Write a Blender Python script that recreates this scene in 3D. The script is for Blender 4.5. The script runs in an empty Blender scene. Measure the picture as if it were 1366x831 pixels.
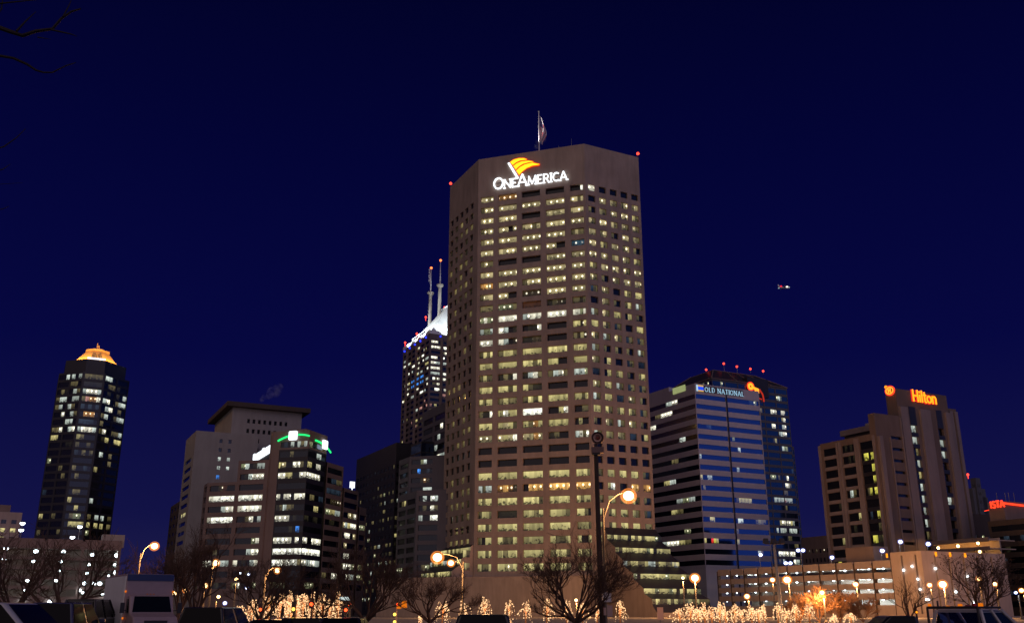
import bpy, math, random
from mathutils import Vector
R = math.radians
rng = random.Random(7)
SC = bpy.context.scene

# ------------------------------------------------------------------ camera
FPX, CX, CY, EYE, PITCH = 1250.0, 683.0, 415.5, 1.7, R(17.70)
cP, sP = math.cos(PITCH), math.sin(PITCH)
cam = bpy.data.cameras.new('camera')
cam_ob = bpy.data.objects.new('camera', cam)
SC.collection.objects.link(cam_ob)
cam_ob.location = (0, 0, EYE)
cam_ob.rotation_euler = (R(90) + PITCH, 0, 0)
cam.sensor_width = 36.0
cam.lens = FPX / 1366.0 * 36.0
cam.clip_start, cam.clip_end = 0.1, 12000
SC.camera = cam_ob

# ------------------------------------------------------------------ world, sun, exposure
W = bpy.data.worlds.new('World')
SC.world = W
W.use_nodes = True
wn, wl = W.node_tree.nodes, W.node_tree.links
wn.clear()
SUN_EL, SUN_AZ = R(16), R(172)            # dusk glow behind the photographer
def wnode(t, **k):
    n = wn.new(t)
    for a, b in k.items(): setattr(n, a, b)
    return n
tc = wnode('ShaderNodeTexCoord'); sep = wnode('ShaderNodeSeparateXYZ')
wl.new(tc.outputs['Generated'], sep.inputs[0])
ramp = wnode('ShaderNodeValToRGB')
wl.new(sep.outputs['Z'], ramp.inputs[0])
cr = ramp.color_ramp
stops = [(0.0, (.0150, .0140, .0650)), (0.09, (.0062, .0064, .0600)), (0.25, (.0020, .0024, .0505)),
         (0.45, (.0010, .0014, .0350)), (0.62, (.0006, .0009, .0200)), (1.0, (.0005, .0006, .012))]
while len(cr.elements) < len(stops): cr.elements.new(0.5)
for e, (p, c) in zip(cr.elements, stops):
    e.position = p; e.color = (*c, 1)
dot = wnode('ShaderNodeVectorMath', operation='DOT_PRODUCT')
wl.new(tc.outputs['Generated'], dot.inputs[0]); dot.inputs[1].default_value = (.80, -.60, -.10)
mr = wnode('ShaderNodeMapRange'); mr.inputs[1].default_value = 0.02; mr.inputs[2].default_value = 1.0
wl.new(dot.outputs['Value'], mr.inputs[0])
glow = wnode('ShaderNodeMix', data_type='RGBA', blend_type='ADD')
wl.new(mr.outputs[0], glow.inputs[0])
wl.new(ramp.outputs[0], glow.inputs[6]); glow.inputs[7].default_value = (.030, .060, .20, 1)
sky = wnode('ShaderNodeTexSky', sky_type='NISHITA', sun_disc=False)
sky.sun_elevation = R(-4); sky.sun_rotation = SUN_AZ
bg1 = wnode('ShaderNodeBackground'); wl.new(glow.outputs[2], bg1.inputs[0]); bg1.inputs[1].default_value = 1.0
bg2 = wnode('ShaderNodeBackground'); wl.new(sky.outputs[0], bg2.inputs[0]); bg2.inputs[1].default_value = 0.003
add = wnode('ShaderNodeAddShader'); out = wnode('ShaderNodeOutputWorld')
wl.new(bg1.outputs[0], add.inputs[0]); wl.new(bg2.outputs[0], add.inputs[1]); wl.new(add.outputs[0], out.inputs[0])

sun = bpy.data.lights.new('sun', 'SUN')
sun.energy = 0.60; sun.angle = R(100); sun.color = (1.0, .71, .54)
sun_ob = bpy.data.objects.new('sun', sun); SC.collection.objects.link(sun_ob)
sd = Vector((.14, .93, -math.tan(SUN_EL)))
sun_ob.rotation_euler = sd.to_track_quat('-Z', 'Y').to_euler()

SC.view_settings.view_transform = 'Standard'
SC.view_settings.look = 'None'
SC.view_settings.exposure = 0.0
SC.view_settings.gamma = 1.0
SC.view_settings.use_curve_mapping = False
SC.render.engine = 'CYCLES'
cy = SC.cycles
cy.max_bounces = 5; cy.diffuse_bounces = 3; cy.glossy_bounces = 3; cy.transparent_max_bounces = 12
cy.sample_clamp_indirect = 1.5; cy.sample_clamp_direct = 30
cy.use_denoising = True
cy.caustics_reflective = False; cy.caustics_refractive = False
cy.volume_max_steps = 64

# ------------------------------------------------------------------ geometry helpers
def at(px, py, Y):
    x, y = (px - CX) / FPX, (CY - py) / FPX
    dy, dz = cP - y * sP, sP + y * cP
    t = Y / dy
    return Vector((x * t, Y, EYE + dz * t))
def proj(p):
    x, y, z = p[0], p[1], p[2] - EYE
    w = y * cP + z * sP
    return (CX + FPX * x / w, CY - FPX * (-y * sP + z * cP) / w, w)
def zrow(py, Y):
    return at(CX, py, Y).z
def along(C, d, px):
    """distance t along horizontal direction d from C at which the point lands on column px"""
    X, Y, Z = C[0], C[1], C[2] - EYE
    w = Y * cP + Z * sP
    k = px - CX
    return (k * w - FPX * X) / (FPX * d[0] - k * d[1] * cP)
def dirv(deg):       # compass direction: 0 = straight away, + = right
    return Vector((math.sin(R(deg)), math.cos(R(deg)), 0))
GL_, GR_ = dirv(-27.0), dirv(63.0)         # the street grid: receding left / receding right

def origin_of(o):
    v = Vector((0, 0, 0))
    while o is not None:
        v += o.location; o = o.parent
    return v

class MB:
    def __init__(self):
        self.v, self.f, self.uv, self.col, self.mi = [], [], {}, {}, []
    def face(self, pts, uv=None, col=None, mi=0):
        n = len(self.v)
        self.v += [tuple(p) for p in pts]
        self.f.append(tuple(range(n, n + len(pts))))
        self.mi.append(mi)
        if uv: self.uv[len(self.f) - 1] = uv
        if col: self.col[len(self.f) - 1] = col
    def box(self, c, sx, sy, sz, ang=0.0, mi=0, taper=1.0):
        """box standing on c (bottom centre), ang = rotation about z"""
        ca, sa = math.cos(ang), math.sin(ang)
        def P(x, y, z): return (c[0] + x * ca - y * sa, c[1] + x * sa + y * ca, c[2] + z)
        hx, hy = sx / 2, sy / 2
        tx, ty = hx * taper, hy * taper
        b = [P(-hx, -hy, 0), P(hx, -hy, 0), P(hx, hy, 0), P(-hx, hy, 0)]
        t = [P(-tx, -ty, sz), P(tx, -ty, sz), P(tx, ty, sz), P(-tx, ty, sz)]
        self.hexa(b, t, mi)
    def hexa(self, b, t, mi=0):
        n = len(self.v); k = len(b)
        self.v += [tuple(p) for p in b] + [tuple(p) for p in t]
        self.f.append(tuple(n + i for i in reversed(range(k)))); self.mi.append(mi)
        self.f.append(tuple(n + k + i for i in range(k))); self.mi.append(mi)
        for i in range(k):
            j = (i + 1) % k
            self.f.append((n + i, n + j, n + k + j, n + k + i)); self.mi.append(mi)
    def prism(self, poly, z0, z1, mi=0, scale_top=1.0):
        cx = sum(p[0] for p in poly) / len(poly); cyy = sum(p[1] for p in poly) / len(poly)
        b = [(p[0], p[1], z0) for p in poly]
        t = [(cx + (p[0] - cx) * scale_top, cyy + (p[1] - cyy) * scale_top, z1) for p in poly]
        self.hexa(b, t, mi)
    def tube(self, pts, rad, n=6, mi=0, cap=True):
        pts = [Vector(p) for p in pts]
        if not hasattr(rad, '__len__'): rad = [rad] * len(pts)
        base = len(self.v); ref = None
        for i, p in enumerate(pts):
            d = (pts[min(i + 1, len(pts) - 1)] - pts[max(i - 1, 0)])
            if d.length < 1e-9: d = Vector((0, 0, 1))
            d.normalize()
            if ref is None: ref = Vector((1, 0, 0)) if abs(d.x) < .8 else Vector((0, 1, 0))
            a = d.cross(ref)
            if a.length < 1e-6: a = d.cross(Vector((.3, .5, .8)))
            a.normalize(); b = d.cross(a); ref = -b if False else ref
            for k in range(n):
                t = 2 * math.pi * k / n
                self.v.append(tuple(p + rad[i] * (math.cos(t) * a + math.sin(t) * b)))
        for i in range(len(pts) - 1):
            for k in range(n):
                k2 = (k + 1) % n
                self.f.append((base + i * n + k, base + i * n + k2, base + (i + 1) * n + k2, base + (i + 1) * n + k)); self.mi.append(mi)
        if cap:
            self.f.append(tuple(base + k for k in reversed(range(n)))); self.mi.append(mi)
            e = base + (len(pts) - 1) * n
            self.f.append(tuple(e + k for k in range(n))); self.mi.append(mi)
    def ball(self, c, r, nu=8, nv=5, sz=1.0, mi=0):
        prof = []
        for j in range(nv + 1):
            t = math.pi * j / nv
            prof.append((r * math.sin(t), -r * sz * math.cos(t)))
        self.lathe(c, prof, nu, mi)
    def lathe(self, c, prof, n=12, mi=0):
        base = len(self.v)
        for (r, z) in prof:
            for k in range(n):
                t = 2 * math.pi * k / n
                self.v.append((c[0] + max(r, 1e-4) * math.cos(t), c[1] + max(r, 1e-4) * math.sin(t), c[2] + z))
        for i in range(len(prof) - 1):
            for k in range(n):
                k2 = (k + 1) % n
                self.f.append((base + i * n + k, base + i * n + k2, base + (i + 1) * n + k2, base + (i + 1) * n + k)); self.mi.append(mi)
    def octa(self, c, r, mi=0):
        n = len(self.v); x, y, z = c
        self.v += [(x + r, y, z), (x - r, y, z), (x, y + r, z), (x, y - r, z), (x, y, z + r), (x, y, z - r)]
        for a, b, d in ((0, 2, 4), (2, 1, 4), (1, 3, 4), (3, 0, 4), (2, 0, 5), (1, 2, 5), (3, 1, 5), (0, 3, 5)):
            self.f.append((n + a, n + b, n + d)); self.mi.append(mi)
    def build(self, name, mat, parent=None, local=False, smooth=False, label=None):
        o0 = Vector((0, 0, 0)) if (local or parent is None) else origin_of(parent)
        me = bpy.data.meshes.new(name)
        me.from_pydata([(v[0] - o0.x, v[1] - o0.y, v[2] - o0.z) for v in self.v], [], self.f)
        mats = mat if isinstance(mat, (list, tuple)) else [mat]
        for m in mats: me.materials.append(m)
        if len(mats) > 1: me.polygons.foreach_set('material_index', self.mi)
        if self.uv or self.col:
            me.uv_layers.new(name='UVMap'); me.color_attributes.new('wcol', 'FLOAT_COLOR', 'CORNER')
            uvl = me.uv_layers['UVMap']; ca = me.color_attributes['wcol']
            for p in me.polygons:
                u = self.uv.get(p.index); c = self.col.get(p.index, (0, 0, 0, 0))
                for k, li in enumerate(p.loop_indices):
                    if u: uvl.data[li].uv = u[k]
                    ca.data[li].color = c
        if smooth:
            me.polygons.foreach_set('use_smooth', [True] * len(me.polygons))
        me.update()
        o = bpy.data.objects.new(name, me)
        SC.collection.objects.link(o)
        if parent is not None: o.parent = parent
        if label: o['label'] = label
        return o

def thing(name, label, cat, loc, group=None, rotz=0.0):
    o = bpy.data.objects.new(name, None)
    SC.collection.objects.link(o)
    o.empty_display_size = 0.5
    o.location = loc; o.rotation_euler = (0, 0, rotz)
    o['label'] = label; o['category'] = cat
    if group: o['group'] = group
    return o

# ------------------------------------------------------------------ materials
class NT:
    def __init__(s, name):
        s.m = bpy.data.materials.new(name); s.m.use_nodes = True
        s.n, s.l = s.m.node_tree.nodes, s.m.node_tree.links
        s.n.clear(); s.out = s.n.new('ShaderNodeOutputMaterial')
    def node(s, t, ins=None, **k):
        n = s.n.new(t)
        for a, b in k.items(): setattr(n, a, b)
        for i, v in (ins or {}).items():
            if hasattr(v, 'is_output') or isinstance(v, bpy.types.NodeSocket): s.l.new(v, n.inputs[i])
            else: n.inputs[i].default_value = v
        return n
    def math(s, op, a, b=0.0, c=0.0):
        n = s.node('ShaderNodeMath', {0: a, 1: b, 2: c}, operation=op); return n.outputs[0]
    def mixc(s, f, a, b, blend='MIX'):
        n = s.n.new('ShaderNodeMix'); n.data_type = 'RGBA'; n.blend_type = blend
        for i, v in ((0, f), (6, a), (7, b)):
            if isinstance(v, bpy.types.NodeSocket): s.l.new(v, n.inputs[i])
            else: n.inputs[i].default_value = v if i == 0 else (*v[:3], 1)
        return n.outputs[2]
    def surf(s, sh): s.l.new(sh, s.out.inputs['Surface'])

def mat_wall(name, col, var=.25, rough=.85, scale=.12, streak=True, metallic=0.0):
    t = NT(name)
    co = t.node('ShaderNodeTexCoord').outputs['Object']
    mp = t.node('ShaderNodeMapping', {0: co, 3: (1.0, 1.0, .18 if streak else 1.0)})
    n1 = t.node('ShaderNodeTexNoise', {'Vector': mp.outputs[0], 'Scale': scale * 4, 'Detail': 5.0, 'Roughness': .65})
    n2 = t.node('ShaderNodeTexNoise', {'Vector': co, 'Scale': scale, 'Detail': 2.0})
    f = t.math('ADD', t.math('MULTIPLY', n1.outputs[0], .6), t.math('MULTIPLY', n2.outputs[0], .4))
    mrn = t.node('ShaderNodeMapRange', {0: f, 1: .32, 2: .68, 3: 0.0, 4: 1.0})
    lo = tuple(c * (1 - var) for c in col); hi = tuple(min(1, c * (1 + var)) for c in col)
    c = t.mixc(mrn.outputs[0], lo, hi)
    p = t.node('ShaderNodeBsdfPrincipled', {'Base Color': c, 'Roughness': rough, 'Metallic': metallic})
    t.surf(p.outputs[0]); return t.m

def mat_plain(name, col, rough=.5, metallic=0.0, coat=0.0, var=.12, scale=3.0, spec=.5):
    t = NT(name)
    co = t.node('ShaderNodeTexCoord').outputs['Object']
    n1 = t.node('ShaderNodeTexNoise', {'Vector': co, 'Scale': scale, 'Detail': 4.0})
    c = t.mixc(n1.outputs[0], tuple(v * (1 - var) for v in col), tuple(min(1, v * (1 + var)) for v in col))
    p = t.node('ShaderNodeBsdfPrincipled', {'Base Color': c, 'Roughness': rough, 'Metallic': metallic, 'Coat Weight': coat, 'Specular IOR Level': spec})
    t.surf(p.outputs[0]); return t.m

def mat_emit(name, col, strength=1.0, sample=False):
    t = NT(name)
    co = t.node('ShaderNodeTexCoord').outputs['Object']
    n1 = t.node('ShaderNodeTexNoise', {'Vector': co, 'Scale': 1.3, 'Detail': 1.0})
    s = t.math('MULTIPLY', t.math('ADD', t.math('MULTIPLY', n1.outputs[0], .3), .85), strength)
    e = t.node('ShaderNodeEmission', {'Color': (*col, 1), 'Strength': s})
    t.surf(e.outputs[0])
    if not sample: t.m.cycles.emission_sampling = 'NONE'
    return t.m

def mat_window(name, tint=(.35, .42, .55), refl=.10, base=(.006, .007, .009), rough=.06):
    """office glazing: dark reflecting glass; a lit room's brightness is in 'wcol' with ceiling lamps, partitions and furniture"""
    t = NT(name)
    uvn = t.node('ShaderNodeUVMap', uv_map='UVMap')
    sx = t.node('ShaderNodeSeparateXYZ', {0: uvn.outputs[0]})
    u, v = sx.outputs[0], sx.outputs[1]
    at_ = t.node('ShaderNodeAttribute', attribute_name='wcol')
    A = at_.outputs['Alpha']                     # 0..1 random, +2 if ceiling lamps show
    spots_on = t.math('GREATER_THAN', A, 1.5)
    rnd = t.math('FRACT', A)
    seed = t.math('MULTIPLY', rnd, 173.0)
    # partitions / blinds: brightness steps of 0.9 m
    cell = t.math('FLOOR', t.math('DIVIDE', u, .9))
    wnz = t.node('ShaderNodeTexWhiteNoise', {'W': t.math('ADD', cell, seed)}, noise_dimensions='1D')
    part = t.math('ADD', t.math('MULTIPLY', wnz.outputs[0], .65), .42)
    # furniture and people: dark irregular lower part
    vec = t.node('ShaderNodeCombineXYZ', {0: t.math('MULTIPLY', u, 1.0), 1: t.math('MULTIPLY', v, 2.3), 2: seed})
    nz = t.node('ShaderNodeTexNoise', {'Vector': vec.outputs[0], 'Scale': 1.1, 'Detail': 3.0})
    thr = t.math('SUBTRACT', .56, t.math('MULTIPLY', v, .34))
    furn = t.node('ShaderNodeMapRange', {0: t.math('SUBTRACT', nz.outputs[0], thr), 1: -.05, 2: .05, 3: .16, 4: 1.0}).outputs[0]
    grad = t.math('ADD', .65, t.math('MULTIPLY', v, .5))
    body = t.math('MULTIPLY', t.math('MULTIPLY', part, furn), grad)
    # ceiling lamps
    uu = t.math('ADD', u, t.math('MULTIPLY', rnd, 7.0))
    per = 2.1
    du = t.math('DIVIDE', t.math('SUBTRACT', t.math('FRACT', t.math('DIVIDE', uu, per)), .5), .20)
    dv = t.math('DIVIDE', t.math('SUBTRACT', v, .66), .22)
    d2 = t.math('ADD', t.math('MULTIPLY', du, du), t.math('MULTIPLY', dv, dv))
    sp = t.node('ShaderNodeMapRange', {0: d2, 1: 1.0, 2: .25, 3: 0.0, 4: 1.0}).outputs[0]
    w2 = t.node('ShaderNodeTexWhiteNoise', {'W': t.math('ADD', t.math('FLOOR', t.math('DIVIDE', uu, per)), t.math('ADD', seed, 31.7))}, noise_dimensions='1D')
    sp = t.math('MULTIPLY', t.math('MULTIPLY', sp, spots_on), t.math('GREATER_THAN', w2.outputs[0], .22))
    st = t.math('ADD', t.math('MULTIPLY', body, .95), t.math('MULTIPLY', sp, 3.4))
    colr = t.mixc(t.math('MULTIPLY', sp, .55), at_.outputs['Color'], (.62, .56, .42))
    lit = t.math('GREATER_THAN', t.node('ShaderNodeSeparateColor', {0: at_.outputs['Color']}).outputs[0], .0005)
    em = t.node('ShaderNodeEmission', {'Color': colr, 'Strength': t.math('MULTIPLY', st, lit)})
    d = t.node('ShaderNodeBsdfPrincipled', {'Base Color': (*base, 1), 'Roughness': .25, 'Specular IOR Level': 0.3})
    g = t.node('ShaderNodeBsdfGlossy', {'Color': (*tint, 1), 'Roughness': rough})
    fr = t.node('ShaderNodeFresnel', {'IOR': 1.45})
    k = t.math('MINIMUM', t.math('ADD', fr.outputs[0], refl), 1.0)
    mx = t.node('ShaderNodeMixShader', {0: k, 1: d.outputs[0], 2: g.outputs[0]})
    ad = t.node('ShaderNodeAddShader', {0: mx.outputs[0], 1: em.outputs[0]})
    t.surf(ad.outputs[0])
    t.m.cycles.emission_sampling = 'NONE'
    return t.m

M = {}
M['tower_stone'] = mat_wall('brown_limestone', (.36, .28, .225), .24)
M['base_stone'] = mat_wall('base_stone', (.33, .27, .22), .22, scale=.2)
M['grey_concrete'] = mat_wall('grey_concrete', (.37, .335, .295), .12)
M['beige_concrete'] = mat_wall('beige_concrete', (.48, .38, .325), .14, scale=.2)
M['pink_concrete'] = mat_wall('pinkish_concrete', (.33, .285, .30), .10)
M['brown_concrete'] = mat_wall('brown_concrete', (.245, .18, .155), .15)
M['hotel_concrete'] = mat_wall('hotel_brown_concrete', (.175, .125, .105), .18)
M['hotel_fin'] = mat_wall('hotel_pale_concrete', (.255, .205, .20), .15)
M['dim_brown'] = mat_wall('dim_brown_brick', (.085, .06, .048), .2)
M['dark_panel'] = mat_wall('dark_panel', (.035, .03, .035), .2, rough=.5)
M['steel_dark'] = mat_wall('dark_bronze', (.028, .026, .034), .2, rough=.4)
M['pale_panel'] = mat_wall('pale_metal_panel', (.54, .51, .55), .07, rough=.5)
M['pale_crown'] = mat_wall('white_crown_stone', (.78, .80, .80), .05)
M['copper_roof'] = mat_wall('copper_roof', (.62, .42, .20), .2)
M['rose_stone'] = mat_wall('rose_granite', (.16, .125, .125), .15)
M['blue_grey'] = mat_wall('blue_grey_stone', (.125, .12, .14), .12)
M['glass'] = mat_window('office_glass', refl=.015)
M['glass_blue'] = mat_window('blue_mirror_glass', tint=(.30, .50, .88), refl=.42)
M['glass_dark'] = mat_window('dark_glass', tint=(.3, .4, .6), refl=.05)
M['glass_teal'] = mat_window('teal_glass', tint=(.22, .40, .55), refl=.28)
M['metal_pole'] = mat_plain('galvanised_pole', (.30, .29, .28), .5, .4)
M['lamp_pole'] = mat_plain('dimmed_lamp_pole', (.11, .10, .09), .6)  # pole colour lowered to offset the close lamplight on it
M['dark_pole'] = mat_plain('dark_painted_pole', (.035, .03, .03), .5)
M['wood_pole'] = mat_wall('creosoted_wood', (.045, .028, .022), .3, scale=1.0)
M['bark'] = mat_wall('bark', (.105, .058, .038), .3, scale=2.0)
M['asphalt'] = mat_wall('asphalt', (.05, .05, .052), .3, scale=.4, streak=False)
M['white_sign_face'] = mat_emit('white_sign_light', (.86, .93, 1.0), 2.0)
M['flag_yellow'] = mat_emit('amber_sign_light', (1.0, .43, .012), 2.3)
M['flag_red'] = mat_emit('red_sign_edge', (1.0, .07, .008), 1.1)
M['green_neon'] = mat_emit('green_neon', (.02, 1.0, .22), 1.3)
M['red_neon'] = mat_emit('red_neon', (1.0, .045, .015), 2.0)
M['orange_neon'] = mat_emit('orange_neon', (1.0, .30, .02), 2.0)
M['dim_sign'] = mat_emit('dim_blue_white_letters', (.45, .75, 1.0), .75)
M['blue_led'] = mat_emit('blue_floodlight', (.02, .04, 1.0), 2.6)
M['beacon_red'] = mat_emit('red_beacon', (1.0, .055, .03), 3.0)
M['sodium'] = mat_emit('sodium_lens', (1.0, .60, .24), 9.0, True)
M['sodium_rim'] = mat_emit('sodium_diffuser', (1.0, .33, .06), 1.5)
def mat_halo(name, col, e, op):  # see-through emissive shell that imitates the halo around a lamp
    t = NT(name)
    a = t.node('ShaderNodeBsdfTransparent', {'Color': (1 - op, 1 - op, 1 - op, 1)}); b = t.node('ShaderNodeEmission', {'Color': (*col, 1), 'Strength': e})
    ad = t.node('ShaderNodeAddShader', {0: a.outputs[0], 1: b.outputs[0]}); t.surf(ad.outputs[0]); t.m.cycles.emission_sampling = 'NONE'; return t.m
M['halo_orange'] = mat_halo('orange_halo_shell', (1.0, .28, .04), .42, .05)
M['halo_blue'] = mat_halo('blue_halo_shell', (.25, .30, 1.0), .22, .05)
M['led_white'] = mat_emit('metal_halide_lamp', (.80, .88, 1.0), 7.0, True)
M['led_rim'] = mat_emit('metal_halide_diffuser', (.28, .36, 1.0), 1.6)
M['garage_lamp'] = mat_emit('garage_fixture', (.80, .95, 1.0), 8.0, True)
M['garage_lamp_orange'] = mat_emit('orange_garage_fixture', (1.0, .62, .24), 14.0, True)
M['fairy'] = mat_emit('fairy_light', (1.0, .58, .28), 1.9)
M['amber_lens'] = mat_emit('amber_lens', (1.0, .30, .01), 1.6)
M['red_lens'] = mat_emit('red_lens', (1.0, .07, .015), 4.0)
M['tail_lens'] = mat_emit('tail_lens', (1.0, .03, .02), 1.2)
M['yellow_lens'] = mat_emit('yellow_lens', (1.0, .62, .08), 3.0)
M['sign_pale'] = mat_plain('sign_board', (.62, .42, .36), .6)
M['box_white'] = mat_plain('white_enclosure', (.75, .72, .68), .5)
M['rubber'] = mat_plain('tyre_rubber', (.02, .02, .02), .8)
M['chrome'] = mat_plain('bright_metal', (.6, .6, .6), .25, .9)
M['auto_glass'] = mat_plain('auto_glass', (.006, .007, .010), .05, spec=.12)
M['paint_white'] = mat_plain('white_paint', (.58, .55, .56), .3, coat=.5)
M['paint_blue'] = mat_plain('dark_blue_paint', (.03, .035, .10), .25, coat=.6)
M['paint_black'] = mat_plain('black_paint', (.010, .010, .012), .3, coat=.5)
M['paint_dark'] = mat_plain('charcoal_paint', (.018, .017, .020), .3, coat=.5)
M['box_panel'] = mat_plain('truck_box_panel', (.42, .31, .32), .45)
M['aluminium'] = mat_plain('ribbed_aluminium', (.86, .86, .86), .35, .0, var=.12, scale=1.2)
M['siren_red'] = mat_plain('dull_red_paint', (.22, .045, .035), .5)
M['siren_ring'] = mat_plain('weathered_siren_paint', (.16, .095, .085), .6)

# ------------------------------------------------------------------ windows
PAL = {'.': (0, 0, 0, 0), 'e': (.020, .017, .008, 0), 'd': (.16, .13, .055, 0), 'y': (.74, .64, .26, 0), 'm': (.26, .21, .08, 0), 'b': (.52, .43, .21, 1),
       'w': (1.15, 1.1, .85, 1), 'W': (1.5, 1.5, 1.25, 1), 'o': (.42, .20, .05, 1), 'O': (1.15, .62, .17, 1), 'u': (.05, .13, .20, 1),
       'k': (.05, .016, .006, 0), 'g': (.25, .27, .14, 1), 'p': (.62, .30, .24, 0), 'B': (.08, .40, 1.3, 0), 'c': (.62, .70, .62, 0),
       'n': (.020, .032, .048, 0), 'a': (.05, .035, .015, 1), 'Y': (.85, .78, .12, 0), 'R': (1.4, .06, .04, 0)}
class Wins:
    """collects a building's windows; every one its own part (the 100 that show largest), the rest one part"""
    def __init__(s): s.items = []
    def add(s, A, d, u0, u1, z0, z1, inset, n, spec, mat=None):
        s.items.append((A, d, u0, u1, z0, z1, inset, n, spec, mat))
    def size(s, it):
        A, d, u0, u1, z0, z1, inset, n, spec, mat = it
        q = [proj(A + d * u + Vector((0, 0, z - A.z))) for u, z in ((u0, z0), (u1, z0), (u1, z1), (u0, z1))]
        a = 0
        for i in range(4):
            x0, y0 = q[i][:2]; x1, y1 = q[(i + 1) % 4][:2]; a += x0 * y1 - x1 * y0
        if not all(-30 < p[0] < 1396 for p in q): a *= .01
        return abs(a) * (1.0 if a < 0 else .01)
    def quad(s, mb, it, mats):
        A, d, u0, u1, z0, z1, inset, n, spec, mat = it
        k = len(spec); z = Vector((0, 0, 1)); base = A - n * inset
        i = 0
        while i < k:
            j = i
            while j < k and spec[j] == spec[i]: j += 1
            ch = spec[i]
            c = PAL[ch]; f = rng.uniform(.55, 1.2) if ch != '.' else 1
            ua, ub = u0 + (u1 - u0) * i / k, u0 + (u1 - u0) * j / k
            P = lambda u, zz: base + d * u + z * (zz - A.z)
            al = rng.uniform(.02, .97) + (2.0 if c[3] else 0.0)
            mb.face([P(ua, z0), P(ub, z0), P(ub, z1), P(ua, z1)],
                    uv=[(ua, 0), (ub, 0), (ub, 1), (ua, 1)], col=(c[0] * f, c[1] * f, c[2] * f, al), mi=mats.index(mat))
            i = j
    def finish(s, root, mat, keep=100):
        its = sorted(s.items, key=s.size, reverse=True)
        for it in its[:keep]:
            mb = MB(); s.quad(mb, it, [it[9]]); mb.build('window', it[9] or mat, root)
        if its[keep:]:
            mats = []
            for it in its[keep:]:
                if it[9] not in mats: mats.append(it[9])
            mb = MB()
            for it in its[keep:]: s.quad(mb, it, mats)
            o = mb.build('window', [m or mat for m in mats], root)
            o['kind'] = 'stuff'

def facade(wall, wins, A, B, z0, z1, cols, rows, spec, inset=.35, mat=None, mi=0):
    """wall from A to B (left to right seen from outside) with recessed openings; spec(r, c) -> string or None (solid)"""
    A = Vector((A[0], A[1], z0)); B = Vector((B[0], B[1], z0))
    L = (B - A).length; d = (B - A) / L; n = Vector((d.y, -d.x, 0)); Z = Vector((0, 0, 1))
    def P(u, z, ins=0.0): return A + d * u + Z * (z - z0) - n * ins
    cols = sorted(cols); rows = [r for r in rows if r[0] >= z0 - 1e-6 and r[1] <= z1 + 1e-6]
    zs = sorted(rows)
    ridx = {r: i for i, r in enumerate(sorted(rows, reverse=True))}   # row 0 is the topmost
    prev = z0
    for r in zs + [None]:
        top = r[0] if r else z1
        if top - prev > 1e-4:
            wall.face([P(0, prev), P(L, prev), P(L, top), P(0, top)], mi=mi)
        if not r: break
        za, zb = r; pu = 0.0
        for ci, c in enumerate(cols + [None]):
            ue = c[0] if c else L
            if ue - pu > 1e-4: wall.face([P(pu, za), P(ue, za), P(ue, zb), P(pu, zb)], mi=mi)
            if not c: break
            s = spec(ridx[r], ci)
            u0, u1 = c
            if s is None:
                wall.face([P(u0, za), P(u1, za), P(u1, zb), P(u0, zb)], mi=mi)
            else:
                i = inset
                wall.face([P(u0, za), P(u1, za), P(u1, za, i), P(u0, za, i)], mi=mi)
                wall.face([P(u0, zb, i), P(u1, zb, i), P(u1, zb), P(u0, zb)], mi=mi)
                wall.face([P(u0, za), P(u0, za, i), P(u0, zb, i), P(u0, zb)], mi=mi)
                wall.face([P(u1, za, i), P(u1, za), P(u1, zb), P(u1, zb, i)], mi=mi)
                wins.add(A, d, u0, u1, za, zb, i, n, s, mat)
            pu = u1
        prev = zb
def plain(wall, A, B, z0, z1, mi=0):
    wall.face([(A[0], A[1], z0), (B[0], B[1], z0), (B[0], B[1], z1), (A[0], A[1], z1)], mi=mi)
def cap(wall, poly, z, mi=0):
    wall.face([(p[0], p[1], z) for p in poly], mi=mi)
def evenly(L, n, frac, margin=0.0):
    pitch = (L - 2 * margin) / n
    return [(margin + pitch * (i + (1 - frac) / 2), margin + pitch * (i + (1 + frac) / 2)) for i in range(n)]
def floors(ztop, pitch, n, h):
    return [(ztop - i * pitch - h, ztop - i * pitch) for i in range(n)]
def rand_spec(n, p, chars, run=.5):
    s = ''; last = None
    for i in range(n):
        if last and rng.random() < run: s += last
        else:
            last = rng.choice(chars) if rng.random() < p else '.'
            s += last
    return s

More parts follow.
